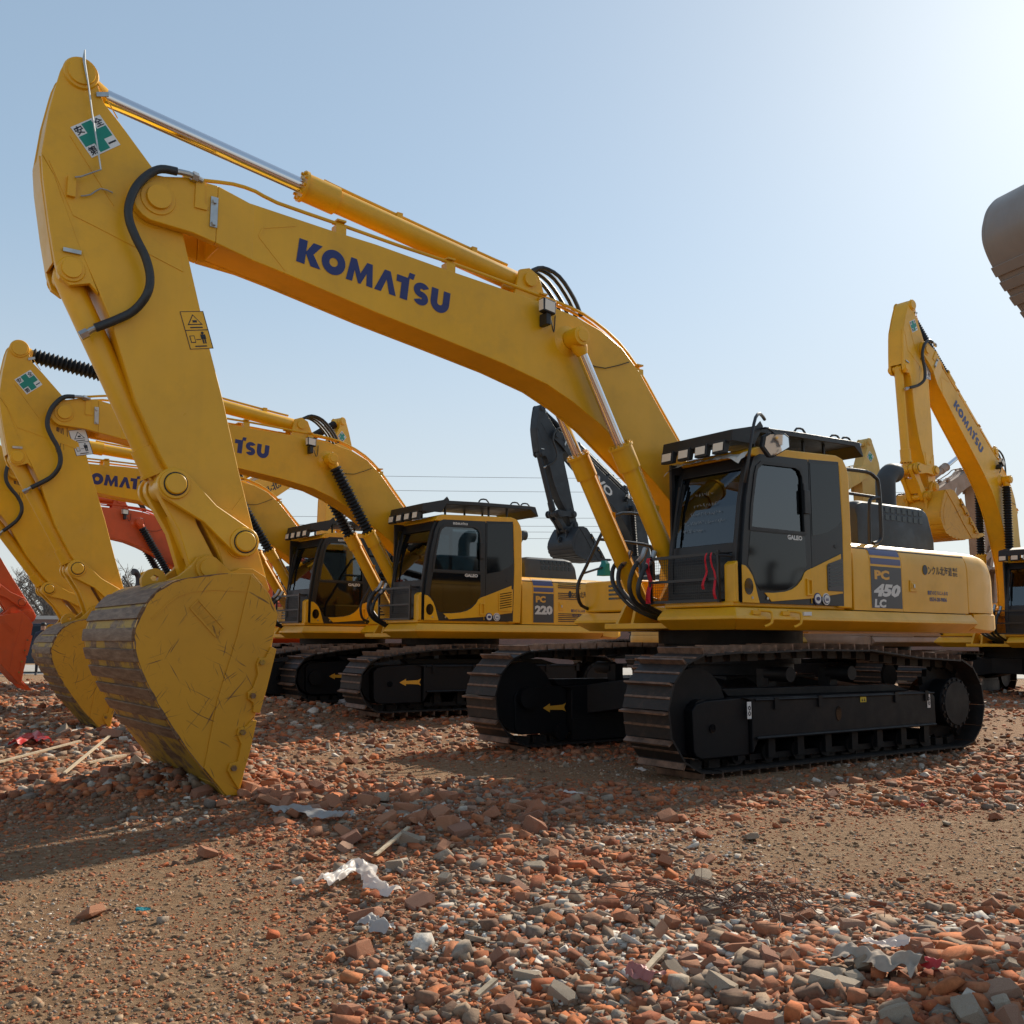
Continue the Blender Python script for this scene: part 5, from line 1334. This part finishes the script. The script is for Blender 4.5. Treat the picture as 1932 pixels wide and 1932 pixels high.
def machine(pos, yaw, label, phi=0, th=0, s=1, F1=None, body=None, cab=None, tracks=None, tyaw=None, kb=None, ka=None, kk=None, beta=0, pm='yellow', boots=(0, 0, 0), boom_frac=.5, arm_frac=.56, bk_frac=.93, group='excavators parked in the yard', upper_swap=None, rs=1, drop=()):
    root = empty('excavator', pos, R_(yaw), label=label, cat='excavator', group=group); root.scale = (rs,) * 3
    sw = SW(pm) if pm != 'yellow' else None
    usw = dict(sw or {}); usw.update(upper_swap or {})
    if tracks:
        tm = Matrix.Rotation(R_((tyaw or yaw) - yaw), 4, 'Z'); tracks.inst(root, tm)
    if body: body.inst(root, None, usw or None, skip=('lettering', 'round_sticker') if pm != 'yellow' else ())
    if cab: cab.inst(root, None, usw or None, skip=(('lettering', 'round_sticker') if pm != 'yellow' else ()) + drop)
    F1 = F1 or J['F']
    mbm = simil(J['F'], F1, phi, s)
    P1 = tp(mbm, J['P']); mar = simil(J['P'], (P1.x, P1.z), th, s)
    T1 = tp(mar, J['T']); mbk = simil(J['T'], (T1.x, T1.z), th + beta, s)
    kb.inst(root, mbm, sw, skip=()); ka.inst(root, mar, sw); kk.inst(root, mbk, sw)
    c2 = lambda v: (v.x, v.z)
    E = tp(mbm, J['E']); A = tp(mbm, J['A']); C = tp(mar, J['C']); B = tp(mar, J['B']); I = tp(mar, J['I']); K = tp(mbk, J['K'])
    # link pin from the two link lengths
    l1 = Vector(J['L']).__sub__(Vector(J['I'])).length * s; l2 = (Vector(J['L']) - Vector(J['K'])).length * s
    dI = Vector(c2(K)) - Vector(c2(I)); D = dI.length; D = min(D, (l1 + l2) * .999)
    ca = (l1 * l1 + D * D - l2 * l2) / (2 * l1 * D); ca = max(-1, min(1, ca)); an = atan2(dI.y, dI.x)
    cand = [Vector(c2(I)) + Vector((cos(an + q * math.acos(ca)), sin(an + q * math.acos(ca)))) * l1 for q in (1, -1)]
    Lp = max(cand, key=lambda v: (v - Vector(c2(P1))).length * 0 + (tp(mar.inverted(), (v.x, v.y))).x)
    pnt = pm
    foot = (F1[0] + .68 * (s if s < 1 else 1), F1[1] - .50 * (s if s < 1 else 1))
    for sg in (1, -1):
        cylinder_parts(root, 'boom_cylinder', (foot[0], sg * .355 * s, foot[1]), (E.x, sg * .355 * s, E.z), .098 * s, .056 * s, boom_frac, boot=boots[0], paint=pnt, gland=1.22, pipe=True)
    cylinder_parts(root, 'arm_cylinder', (A.x, 0, A.z), (C.x, 0, C.z), .108 * s, .068 * s, arm_frac, boot=boots[1], paint=pnt, gland=1.2, pipe=True)
    cylinder_parts(root, 'bucket_cylinder', (B.x, 0, B.z), (Lp.x, 0, Lp.y), .10 * s, .06 * s, bk_frac, boot=boots[2], paint=pnt, gland=1.18)
    link_parts(root, c2(B), (Lp.x, Lp.y), c2(K), c2(I), s, pnt)
    return root

machine((2.57, 11.68, 0), 215.3, 'largest yellow excavator in front, scratched bucket resting on the brick rubble', body=body_main, cab=cab_main, tracks=tr_main, kb=kb_main, ka=ka_main, kk=kk_main, boom_frac=.62)
machine((-1.0, 16.3, .18), 215.5, 'yellow excavator with a 220 panel, parked second behind the big raised boom', phi=-2.1, th=-1.8, s=.883, F1=(.30, 1.81), body=body_220, cab=cab_220, tracks=tr_220, tyaw=211.9, kb=kb_std, ka=ka_std, kk=kk_std, boots=(1, 1, 1), boom_frac=.55)
machine((-3.2, 18.82, .17), 216.5, 'yellow excavator third in the row, cab half hidden beside the large bucket', phi=-4.0, th=-11.8, s=.827, F1=(.30, 1.85), body=body_220, cab=cab_220, tracks=tr_220, tyaw=213, kb=kb_left, ka=ka_std, kk=kk_std, boots=(1, 1, 1), boom_frac=.55, beta=-5)
machine((-6.62, 23.28, .07), 216.5, 'orange-red excavator with its bucket down at the far left of the row', phi=-2.8, th=-16.6, s=.835, F1=(.30, 1.9), body=body_220, tracks=tr_far, kb=build_boom(('HITACHI', 'white', (5.3, 4.40, -7), 1.5, .26, 0)), ka=ka_plain, kk=build_bucket('HITACHI', hw=.60, worn=False), pm='orange', boots=(1, 1, 1), cab=cab_220, beta=13)
machine((10.96, 21.4, .05), 217.2, 'yellow excavator at the right with boom raised steeply and bucket held up', phi=34.8, th=14.6, s=.859, F1=(.30, 1.89), body=body_220, cab=cab_220, tracks=tr_220, tyaw=222, kb=kb_std, ka=ka_std, kk=kk_clean, boots=(1, 1, 1), beta=-72, pm='yellow')
machine((4.9, 34.5, .3), 218.5, 'slate grey excavator with white lettering, folded up behind the big boom cylinders', phi=26.9, th=.9, s=.93, F1=(.34, 2.6), body=body_main, tracks=tr_far, kb=build_boom(('VOLVO', 'silvertext', (5.75, 4.42, -7), 2.15, .32, 0)), ka=ka_plain, kk=build_bucket(None, hw=.66, worn=False), pm='slate', boots=(1, 1, 1), beta=-52, cab=cab_220)
machine((-8.6, 25.8, .05), 55, 'yellow excavator facing right, arm tip standing above the second boom', phi=24, th=14, s=.99, F1=(.30, 1.9), body=body_220, cab=cab_220, tracks=tr_far, kb=build_boom(('●ンクル北海道', 'ink', (2.9, 4.15, 6), 2.0, .24, 0), sgns=(-1,)), ka=ka_right, kk=kk_clean, boots=(0, 1, 1), pm='yellow', drop=('roof_guard',), beta=-40, group='excavators facing right in the back row')
machine((5.7, 24.15, .05), 34.3, 'pale yellow excavator of which only the arm tip shows behind the cab', phi=19, th=18.1, s=.841, F1=(.30, 1.9), body=body_220, cab=cab_220, tracks=tr_far, kb=kb_plain, ka=ka_right, kk=kk_clean, boots=(0, 0, 1), pm='pale_yellow', beta=-40, group='excavators facing right in the back row')
machine((9.12, 24.78, .05), 34.5, 'dusty tan excavator with a grey lettered boom behind the raised yellow boom', phi=20.1, th=19.6, s=.84, F1=(.30, 1.9), body=body_220, cab=cab_220, tracks=tr_far, kb=build_boom(('SANY', 'silvertext', (4.3, 4.22, 6), 1.2, .26, 0), sgns=(-1,)), ka=ka_plain, kk=kk_clean, boots=(0, 0, 1), pm='sany', beta=-40, group='excavators facing right in the back row')

M['grime'] = paint('grimy_grey_steel', (.26, .22, .19), dirt=(.30, .22, .16), rough=.35, amt=.6, seed=5)
machine((7.18, 7.46, -.05), 200, 'brown grey excavator reaching in from the right, only its raised bucket in view', phi=46, th=30, s=.9, F1=(.34, 2.05), kb=kb_plain, ka=ka_plain, kk=build_bucket(None, hw=.83, worn=False, smin=1.3), rs=.9, body=body_main, cab=cab_220, tracks=tr_far, pm='grime', beta=-40, boom_frac=.5, arm_frac=.5, bk_frac=.7)

machine((12.6, 8.6, 0), 205, 'yellow excavator standing off to the right, seen only mirrored in the door glass', phi=8, th=0, s=.84, F1=(.30, 1.9), kb=kb_plain, ka=ka_plain, kk=kk_clean, body=body_220, cab=cab_220, tracks=tr_far, boots=(0, 1, 1), beta=0)

# ---------------------------------------------------------------- loose chunks one can point at
def chunk_objects():
    rnd = random.Random(77); import bmesh
    shp = stone_shapes(16, True, 91); meshes = []
    cols = {'brick_chunk': [(0, (.33, .13, .07)), (.4, (.40, .18, .10)), (.7, (.26, .115, .075)), (1, (.36, .22, .15))], 'concrete_chunk': [(0, (.36, .29, .215)), (.5, (.25, .20, .15)), (1, (.40, .33, .25))]}
    mats = {k: stone_mat('broken_' + k, False, v) for k, v in cols.items()}
    base = {}
    for kind in cols:
        L_ = []
        for V, F in shp:
            me = bpy.data.meshes.new(kind); me.from_pydata([tuple(map(float, v)) for v in V], [], [tuple(map(int, f)) for f in F]); me.materials.append(mats[kind])
            L_.append(me)
        base[kind] = L_
    lab = {'brick_chunk': ('broken orange red brick chunk lying loose on the rubble', 'brick chunk', 'brick chunks on the rubble'), 'concrete_chunk': ('broken grey concrete chunk lying loose on the rubble', 'concrete chunk', 'concrete chunks on the rubble')}
    spots = []
    def cl(n, cx, cy, rx, ry, s0, s1, pb):
        for i in range(n): spots.append((cx + rnd.gauss(0, rx), cy + rnd.gauss(0, ry), rnd.uniform(s0, s1), 'brick_chunk' if rnd.random() < pb else 'concrete_chunk'))
    cl(40, 1.2, 2.95, .5, .26, .025, .06, .5); cl(26, .55, 3.7, .45, .25, .022, .045, .7); cl(14, -.35, 3.15, .14, .12, .025, .045, .95)
    cl(34, .5, 4.5, .6, .45, .03, .06, .7); cl(48, -.6, 6.7, .75, .55, .035, .085, .85); cl(24, -1.75, 7.5, .35, .3, .04, .08, .9); cl(20, -.1, 5.4, .7, .4, .03, .06, .6)
    cl(26, 1.9, 3.4, .35, .35, .025, .055, .3); cl(16, -3.3, 8.7, .7, .6, .04, .08, .6); cl(14, -4.6, 12.5, .9, 1.4, .05, .11, .6); cl(12, 3.3, 8.2, .8, .9, .03, .06, .4); cl(10, -1.2, 11.5, .9, .8, .04, .08, .6)
    for x, y, s_, kind in spots:
        if y < 2.2 or abs(x) > .58 * y + .2: continue
        o = bpy.data.objects.new(kind, rnd.choice(base[kind])); COL.objects.link(o)
        o.location = (x, y, ground_h(x, y) + s_ * .35); o.rotation_euler = (rnd.gauss(0, .35), rnd.gauss(0, .35), rnd.uniform(0, 6.28)); o.scale = (s_ * rnd.uniform(.8, 1.3), s_ * rnd.uniform(.7, 1.1), s_ * rnd.uniform(.8, 1.3))
        l = lab[kind]; tag(o, l[0], l[1], l[2])
chunk_objects()

# ---------------------------------------------------------------- litter
def translucent(name, col, tr=.4):
    m, N, L, P = _mat(name)
    P.inputs['Base Color'].default_value = (*col, 1); P.inputs['Roughness'].default_value = .45
    t = N.new('ShaderNodeBsdfTranslucent'); t.inputs[0].default_value = (*col, 1); mx = N.new('ShaderNodeMixShader'); mx.inputs[0].default_value = tr
    L.new(P.outputs[0], mx.inputs[1]); L.new(t.outputs[0], mx.inputs[2]); L.new(mx.outputs[0], N['Material Output'].inputs[0]); return m
M['plastic'] = translucent('milky_plastic', (.74, .68, .62)); M['sheet'] = translucent('grey_plastic', (.45, .44, .42)); M['redcloth'] = translucent('red_cloth', (.50, .03, .03), .15)
M['rosecloth'] = translucent('faded_rose_cloth', (.36, .12, .10), .15); M['bag'] = plain('dusty_tan_cloth', (.34, .27, .21), .95, var=.2, vs=20, bmp=.3)
M['wood'] = plain('pale_dry_wood', (.46, .36, .24), .85, var=.3, vs=30); M['twig'] = plain('rusty_binding_wire', (.12, .065, .04), .8, var=.3)
def crumple(name, path, wd, mat, seed, lab, cat, amp=.02, lift=.03, grp=None):
    """strip of thin sheet along a path of ground points, folded and lifted at random"""
    rnd = random.Random(seed); n = len(path) * 6; m = 7; V = []
    for i in range(n + 1):
        t = i / n * (len(path) - 1); k = min(int(t), len(path) - 2); f = t - k
        x = path[k][0] + (path[k + 1][0] - path[k][0]) * f; y = path[k][1] + (path[k + 1][1] - path[k][1]) * f
        dx, dy = path[k + 1][0] - path[k][0], path[k + 1][1] - path[k][1]; l = hypot(dx, dy) + 1e-6; nx, ny = -dy / l, dx / l
        w_ = wd * (.55 + .45 * sin(t * 2.3 + seed) ** 2)
        for j in range(m + 1):
            u = (j / m - .5) * w_; q = fbm(x * 9 + seed, y * 9 + j * .7, 1.7, 3)
            px, py = x + nx * u + q * amp, y + ny * u + rnd.uniform(-.12, .12) * amp
            V.append((px, py, ground_h(px, py) + .035 + lift * (1 - abs(j / m - .5) * 1.4) * (.6 + .8 * q) + rnd.uniform(0, .5) * amp + q * amp * 1.5))
    F = [(i * (m + 1) + j, i * (m + 1) + j + 1, (i + 1) * (m + 1) + j + 1, (i + 1) * (m + 1) + j) for i in range(n) for j in range(m)]
    mb = MB(); mb.add(V, F); o = obj(name, mb, mat, 60, label=lab, category=None) if False else obj(name, mb, mat, 60)
    tag(o, lab, cat, grp)
    so = o.modifiers.new('soft', 'SUBSURF'); so.levels = so.render_levels = 2
    return o
def G(u, v, h=0.03):
    """ground point seen at 1932-px image coordinates (used once to read positions off the photograph)"""
    d = _f * 1856 + _r * (u - 966) - _u * (v - 966); t = (CAM_H - h) / -d.z; return (d.x * t, d.y * t)
crumple('plastic_film', [G(604, 1682), G(640, 1668), G(668, 1648), G(690, 1655), G(700, 1690), G(722, 1705), G(745, 1712)], .11, 'plastic', 1, 'milky white torn plastic film snaking over the bricks', 'plastic film', .02, .075)
crumple('plastic_film', [G(690, 1765), G(712, 1775), G(735, 1785)], .10, 'sheet', 2, 'greyish crumpled film lump below the milky white strip', 'plastic film', .02, .05)
crumple('plastic_sheet', [G(512, 1545), G(560, 1548), G(610, 1562), G(655, 1568)], .22, 'sheet', 3, 'grey dusty plastic sheet half buried near the bucket tip', 'plastic sheet', .03, .04)
crumple('teal_scrap', [G(255, 1722), G(285, 1718)], .03, 'teal', 4, 'small teal cloth scrap on bare dirt at lower left', 'cloth scrap', .01, .02)
crumple('red_cloth', [G(1720, 1905), G(1750, 1915), G(1785, 1925)], .07, 'redcloth', 5, 'bright red cloth scrap beside the tan rags', 'cloth scrap', .015, .04)
crumple('rose_cloth', [G(1190, 1870), G(1215, 1885), G(1240, 1895)], .09, 'rosecloth', 6, 'faded rose coloured rag between large chunks', 'cloth scrap', .02, .05)
crumple('tan_rags', [G(1580, 1880), G(1630, 1895), G(1690, 1915), G(1745, 1930)], .13, 'bag', 7, 'pile of dusty tan rags at the lower edge', 'rags', .03, .07)
crumple('plastic_film', [G(1635, 1850), G(1680, 1862), G(1720, 1868)], .08, 'plastic', 8, 'thin clear film scrap above the tan rags', 'plastic film', .02, .04)
crumple('red_net', [G(25, 1420), G(60, 1405), G(85, 1418)], .22, 'redcloth', 9, 'crumpled red net lying far left beyond the bucket', 'net', .05, .09)
crumple('paper_scrap', [G(1065, 1503), G(1100, 1507)], .07, 'plastic', 10, 'flat white scrap on shaded ground before the front crawler', 'paper scrap', .01, .02)
crumple('paper_scrap', [G(1202, 1452), G(1222, 1456)], .08, 'plastic', 11, 'small white scrap right beside the front crawler shoes', 'paper scrap', .01, .05)
crumple('plastic_film', [G(640, 1352), G(680, 1350)], .25, 'sheet', 12, 'grey film bundle by the second excavator crawler', 'plastic film', .04, .12)
crumple('red_scrap', [G(1738, 1523), G(1745, 1524)], .03, 'redcloth', 13, 'tiny bright red scrap on the sunlit dirt at right', 'cloth scrap', .008, .03)
crumple('paper_scrap', [G(1360, 1738), G(1385, 1742)], .05, 'plastic', 14, 'white crumpled paper caught in the wire tangle', 'paper scrap', .012, .035)
for i, (a, b, r, l) in enumerate(((G(-10, 1450), G(150, 1418), .016, 'long pale lath nearest the left edge'), (G(120, 1480), G(205, 1412), .013, 'pale lath crossing behind the longest one'), (G(165, 1455), G(235, 1440), .018, 'short split board left of the bucket'), (G(298, 1418), G(322, 1436), .02, 'stubby pale batten touching the shade of the bucket'), (G(708, 1632), G(770, 1598), .010, 'thin dry stick above the plastic film'), (G(1215, 1880), G(1255, 1850), .010, 'dry splinter among large chunks at bottom'), (G(900, 1905), G(935, 1890), .010, 'broken stick near the bottom edge'))):
    mb = MB(); mb.bar((a[0], a[1], ground_h(*a) + .05), (b[0], b[1], ground_h(*b) + .07), r * 2.2, r)
    tag(obj('wooden_stick', mb, 'wood'), l, 'stick', 'sticks and laths in the rubble')
def tangle():
    rnd = random.Random(8); mb = MB(); cx, cy = G(1370, 1740)
    for i in range(46):
        x, y = cx + rnd.gauss(0, .14), cy + rnd.gauss(0, .10); a = rnd.uniform(-.6, .6) + (pi if rnd.random() < .5 else 0); z = ground_h(x, y) + .05; P = []; L_ = rnd.uniform(.2, .75)
        cz = rnd.uniform(.0, .09)
        for k in range(9):
            t = k / 8; P.append((x, y, z + cz * sin(pi * t) + .012 * sin(k * 2.1 + i))); a += rnd.gauss(0, .38); x += cos(a) * L_ / 8; y += sin(a) * L_ / 8 * .7; z = ground_h(x, y) + .05
        mb.tube(P, rnd.uniform(.0013, .0026), 4, smooth=2)
    for i in range(5):
        x, y = cx + rnd.gauss(0, .3), cy + rnd.gauss(0, .1); z = ground_h(x, y); P = []
        for k in range(6): P.append((x, y, z + k * .05)); x += rnd.gauss(0, .02); y += rnd.gauss(0, .015)
        mb.tube(P, .0013, 4)
    tag(obj('wire_tangle', mb, 'twig'), 'tangle of thin rusty wire springing out of the rubble', 'wire')
tangle()

# ---------------------------------------------------------------- distance: trees, wall, cars, person, cables
M['bark'] = plain('grey_brown_bark', (.16, .135, .115), .95, var=.25)
M['brickwall'] = None
def brick_wall():
    m, N, L, P = _mat('red_brick_wall'); b = N.new('ShaderNodeTexBrick'); tc = N.new('ShaderNodeTexCoord'); mp = N.new('ShaderNodeMapping'); mp.inputs['Rotation'].default_value = (R_(90), 0, 0)
    L.new(tc.outputs['Object'], mp.inputs[0]); L.new(mp.outputs[0], b.inputs['Vector']); b.inputs['Scale'].default_value = 4
    b.inputs['Color1'].default_value = (.26, .12, .09, 1); b.inputs['Color2'].default_value = (.20, .10, .08, 1); b.inputs['Mortar'].default_value = (.30, .27, .24, 1); L.new(b.outputs[0], P.inputs['Base Color']); P.inputs['Roughness'].default_value = .9
    mb = MB(); mb.box(-62, 30, 54, 54.25, -.3, 2.25); t = obj('brick_wall', mb, m); tag(t, 'long red brick boundary wall with pale coping beyond the yard', 'wall')
    mb = MB(); mb.box(-62.05, 30.05, 53.93, 54.32, 2.252, 2.45); c = obj('coping', mb, plain('pale_coping', (.5, .47, .44), .8)); c.parent = t
brick_wall()
def tree_mesh(seed, H=9.5):
    rnd = random.Random(seed); tr = MB(); cr = MB()
    def grow(mb, p, d, L_, r, lv):
        P = [p]; q = p.copy(); dd = d.copy()
        for k in range(3):
            dd = (dd + Vector((rnd.gauss(0, .13), rnd.gauss(0, .13), rnd.gauss(.05, .08)))).normalized(); q = q + dd * L_ / 3; P.append(q.copy())
        r = max(r, .016); mb.tube(P, [r, r * .86, r * .72, r * .6], 5 if lv < 2 else 3, smooth=1)
        if lv >= 4: return
        for k in range(rnd.randint(3, 4) if lv else 6):
            t = rnd.uniform(.35, 1); b = P[int(t * 3)] if t < 1 else P[-1]
            nd = (dd * rnd.uniform(.5, .9) + Vector((rnd.gauss(0, .6), rnd.gauss(0, .6), rnd.gauss(.25, .3)))).normalized()
            grow(cr, b, nd, L_ * rnd.uniform(.5, .72), r * rnd.uniform(.38, .55), lv + 1)
    grow(tr, Vector((0, 0, -.2)), Vector((0, 0, 1)), H * .45, .16, 0)
    return mesh('trunk', tr, 'bark', 60), mesh('crown', cr, 'bark', 0)
tms = [tree_mesh(s_) for s_ in (1, 2, 3, 4)]
rnd = random.Random(21)
tl = ['bare slender tree', 'bare spreading tree', 'bare twiggy tree', 'bare crooked tree']
for i in range(24):
    z = rnd.uniform(57, 74); u = -60 + i * 26 + rnd.uniform(-10, 10); x = (u - 966) / 1856 * z
    k = rnd.randrange(4); sc_ = rnd.uniform(.75, 1.15)
    r = empty('bare_tree', (x, z, 0), rnd.uniform(0, 6)); r.scale = (sc_,) * 3
    tag(r, tl[k] + ' without leaves standing behind the brick wall', 'tree', 'bare trees behind the brick wall: ' + tl[k])
    a = bpy.data.objects.new('trunk', tms[k][0]); b = bpy.data.objects.new('crown', tms[k][1])
    for q in (a, b): COL.objects.link(q); q.parent = r
def scrub():
    rnd = random.Random(4); mb = MB()
    for i in range(900):
        x = rnd.uniform(-52, -8); y = rnd.uniform(55, 58); h = rnd.uniform(1.6, 4.2)
        for k in range(3):
            mb.tube([(x, y, 0), (x + rnd.gauss(0, .25), y, h * .5), (x + rnd.gauss(0, .6), y + rnd.gauss(0, .3), h)], [.02, .015, .008], 3, smooth=1)
    tag(obj('undergrowth', mb, 'bark', 0), 'leafless grey scrub massed behind the wall', kind='stuff')
scrub()
def car(pos, yaw, kind, label, col):
    r = empty('parked_car', pos, R_(yaw), label=label, cat='car', group='cars parked in the distance')
    pm = plain(kind + '_car_paint', col, .25, .3); k = Kit(); L_, W_ = 4.7, .93
    prof = [(-2.3, .35), (-2.33, .75), (-2.25, 1.02), (-1.95, 1.12), (-1.3, 1.68), (-.9, 1.76), (.3, 1.74), (.6, 1.66), (1.2, 1.15), (2.05, 1.0), (2.3, .86), (2.36, .60), (2.32, .35)]
    secs = []
    for y, f in ((-W_, .0), (-W_ + .05, .03), (W_ - .05, .03), (W_, .0)):
        secs.append([(x * (1 if abs(y) < W_ else .985), y * (1 - max(0, (z - 1.05)) * .28), z if abs(y) < W_ else (z - .02)) for x, z in prof])
    mb = MB(); mb.loft(secs); b = k.add('body', mb, pm, bev=.03)
    for s_ in (1, -1):
        mb = MB(); w1 = [(-1.65, 1.16), (-1.25, 1.58), (-.85, 1.66), (.28, 1.65), (.52, 1.58), (.98, 1.17)]
        mb.add([(x, s_ * (W_ * (1 - max(0, (z - 1.05)) * .28) + .004), z) for x, z in w1], [tuple(range(6))]); k.add('side_window', mb, 'gloss', b, ang=0)
    mb = MB(); mb.add([(1.17, -.78, 1.19), (1.17, .78, 1.19), (.64, .68, 1.64), (.64, -.68, 1.64)], [(0, 1, 2, 3)]); ws = k.add('windscreen', mb, 'gloss', b, ang=0, mat4=Matrix.Translation((.012, 0, .012)))
    mb = MB(); mb.add([(-1.93, -.78, 1.17), (-1.93, .78, 1.17), (-1.36, .68, 1.62), (-1.36, -.68, 1.62)], [(0, 1, 2, 3)]); k.add('rear_window', mb, 'gloss', b, ang=0, mat4=Matrix.Translation((-.012, 0, .012)))
    for s_ in (1, -1):
        mb = MB(); mb.box(2.30, 2.372, min(s_ * .06, s_ * .33), max(s_ * .06, s_ * .33), .58, .84); k.add('grille', mb, 'chrome' if kind == 'white' else 'black', b, bev=.03)
        mb = MB(); mb.box(2.20, 2.352, min(s_ * .5, s_ * .82), max(s_ * .5, s_ * .82), .70, .84); k.add('headlight', mb, 'lamp', b, bev=.02)
        for x in (-1.4, 1.42):
            mb = MB(); mb.lathe((x, s_ * (W_ - .22), .35), (x, s_ * 3, .35), [(0, .30), (.02, .35), (.22, .35), (.24, .30)], 24); w_ = k.add('wheel', mb, 'rubber', None)
            mb = MB(); mb.lathe((x, s_ * (W_ + .0), .35), (x, s_ * 3, .35), [(0, .22), (.03, .21), (.035, .05)], 14); k.add('rim', mb, 'steel', w_)
    k.inst(r)
car((-9.0, 58 - 6, .05), -110, 'white', 'white car facing the yard, seen under the third excavator', (.62, .64, .66))
car((-17.6, 36, -.0), 200, 'navy', 'dark car behind the bucket of the third excavator', (.02, .026, .04))
car((-21.2, 37, -.0), 186, 'black', 'black car at the left edge behind the orange red bucket', (.012, .012, .014))

def person(pos, yaw, label):
    root = empty('person', pos, R_(yaw), label=label, cat='person')
    V = [(0, 0, .95), (0, 0, 1.15), (0, .01, 1.38), (0, .0, 1.50), (0, -.01, 1.60), (0, -.01, 1.70),
         (-.10, 0, .90), (-.12, -.01, .50), (-.13, .03, .10), (-.13, -.12, .04), (.10, 0, .90), (.14, .0, .50), (.17, .03, .10), (.18, -.12, .04),
         (-.19, 0, 1.40), (-.25, .02, 1.12), (-.22, -.10, .90), (.19, 0, 1.40), (.25, .02, 1.12), (.24, -.06, .88)]
    E_ = [(0, 1), (1, 2), (2, 3), (3, 4), (4, 5), (0, 6), (6, 7), (7, 8), (8, 9), (0, 10), (10, 11), (11, 12), (12, 13), (2, 14), (14, 15), (15, 16), (2, 17), (17, 18), (18, 19)]
    Rr = [.15, .13, .15, .055, .085, .07, .10, .07, .05, .045, .10, .07, .05, .045, .07, .05, .04, .07, .05, .04]
    me = bpy.data.meshes.new('body'); me.from_pydata(V, E_, []); o = bpy.data.objects.new('body', me); COL.objects.link(o); o.parent = root
    sk = o.modifiers.new('skin', 'SKIN'); 
    for i, r in enumerate(Rr): me.skin_vertices[0].data[i].radius = (r, r * .85); 
    me.skin_vertices[0].data[0].use_root = True
    o.modifiers.new('sub', 'SUBSURF').levels = 2; o.modifiers['sub'].render_levels = 2
    m, N, L, P = _mat('dark_clothes_and_skin'); g = N.new('ShaderNodeNewGeometry'); tc = N.new('ShaderNodeTexCoord'); sp = N.new('ShaderNodeSeparateXYZ'); L.new(tc.outputs['Object'], sp.inputs[0])
    c = ramp(N, L, sp.outputs[2], [(.0, (.45, .43, .40)), (.085, (.02, .02, .025)), (.90, (.03, .035, .06))]); 
    r2 = N.new('ShaderNodeMath'); r2.operation = 'GREATER_THAN'; r2.inputs[1].default_value = 1.52; L.new(sp.outputs[2], r2.inputs[0])
    L.new(mix(N, L, r2.outputs[0], c, (.42, .25, .18)), P.inputs['Base Color']); P.inputs['Roughness'].default_value = .85; me.materials.append(m)
    mb = MB(); mb.lathe((0, .02, 1.66), (0, .02, 2), [(0, .085), (.05, .10), (.10, .075), (.125, .02)], 14); h = obj('hair', mb, plain('black_hair', (.012, .01, .009), .6)); h.parent = root
    mb = MB()
    for s_ in (1, -1): mb.cyl((s_ * .03, -.085, 1.645), (s_ * .03, -.10, 1.645), .012, seg=8)
    mb.cyl((0, -.09, 1.62), (0, -.115, 1.61), .012, .008, 8); f = obj('face_features', mb, plain('dark_eye', (.05, .03, .025), .5)); f.parent = root
person((-15.6, 33, -.02), 20, 'person in dark clothes standing behind the bucket of the third excavator')

for k, (z0, z1, y, l) in enumerate(((21.0, 19.9, 112, 'highest'), (19.2, 18.4, 112, 'second'), (16.6, 16.3, 118, 'third'), (15.6, 15.3, 118, 'fourth'), (14.9, 14.6, 118, 'fifth'), (14.1, 13.8, 118, 'lowest'))):
    P = []
    for i in range(25):
        t = i / 24; P.append((-75 + 130 * t, y, z0 + (z1 - z0) * t - 2.2 * 4 * t * (1 - t) * .25))
    mb = MB(); mb.tube(P, .022, 4, smooth=1)
    tag(obj('power_cable', mb, 'wire'), l + ' of the thin power cables crossing the sky', 'cable', 'power cables in the sky')
for x, l in ((-75, 'left'), (55, 'right')):
    mb = MB(); mb.cyl((x, 115, -1), (x, 115, 22), .22, .14, 10)
    for z in (14.5, 16.4, 20.0): mb.box(x - .08, x + .08, 111.5, 118.5, z, z + .15)
    tag(obj('utility_pole', mb, 'wire'), 'tall ' + ('western' if l == 'left' else 'eastern') + ' pole carrying the power cables', 'pole')
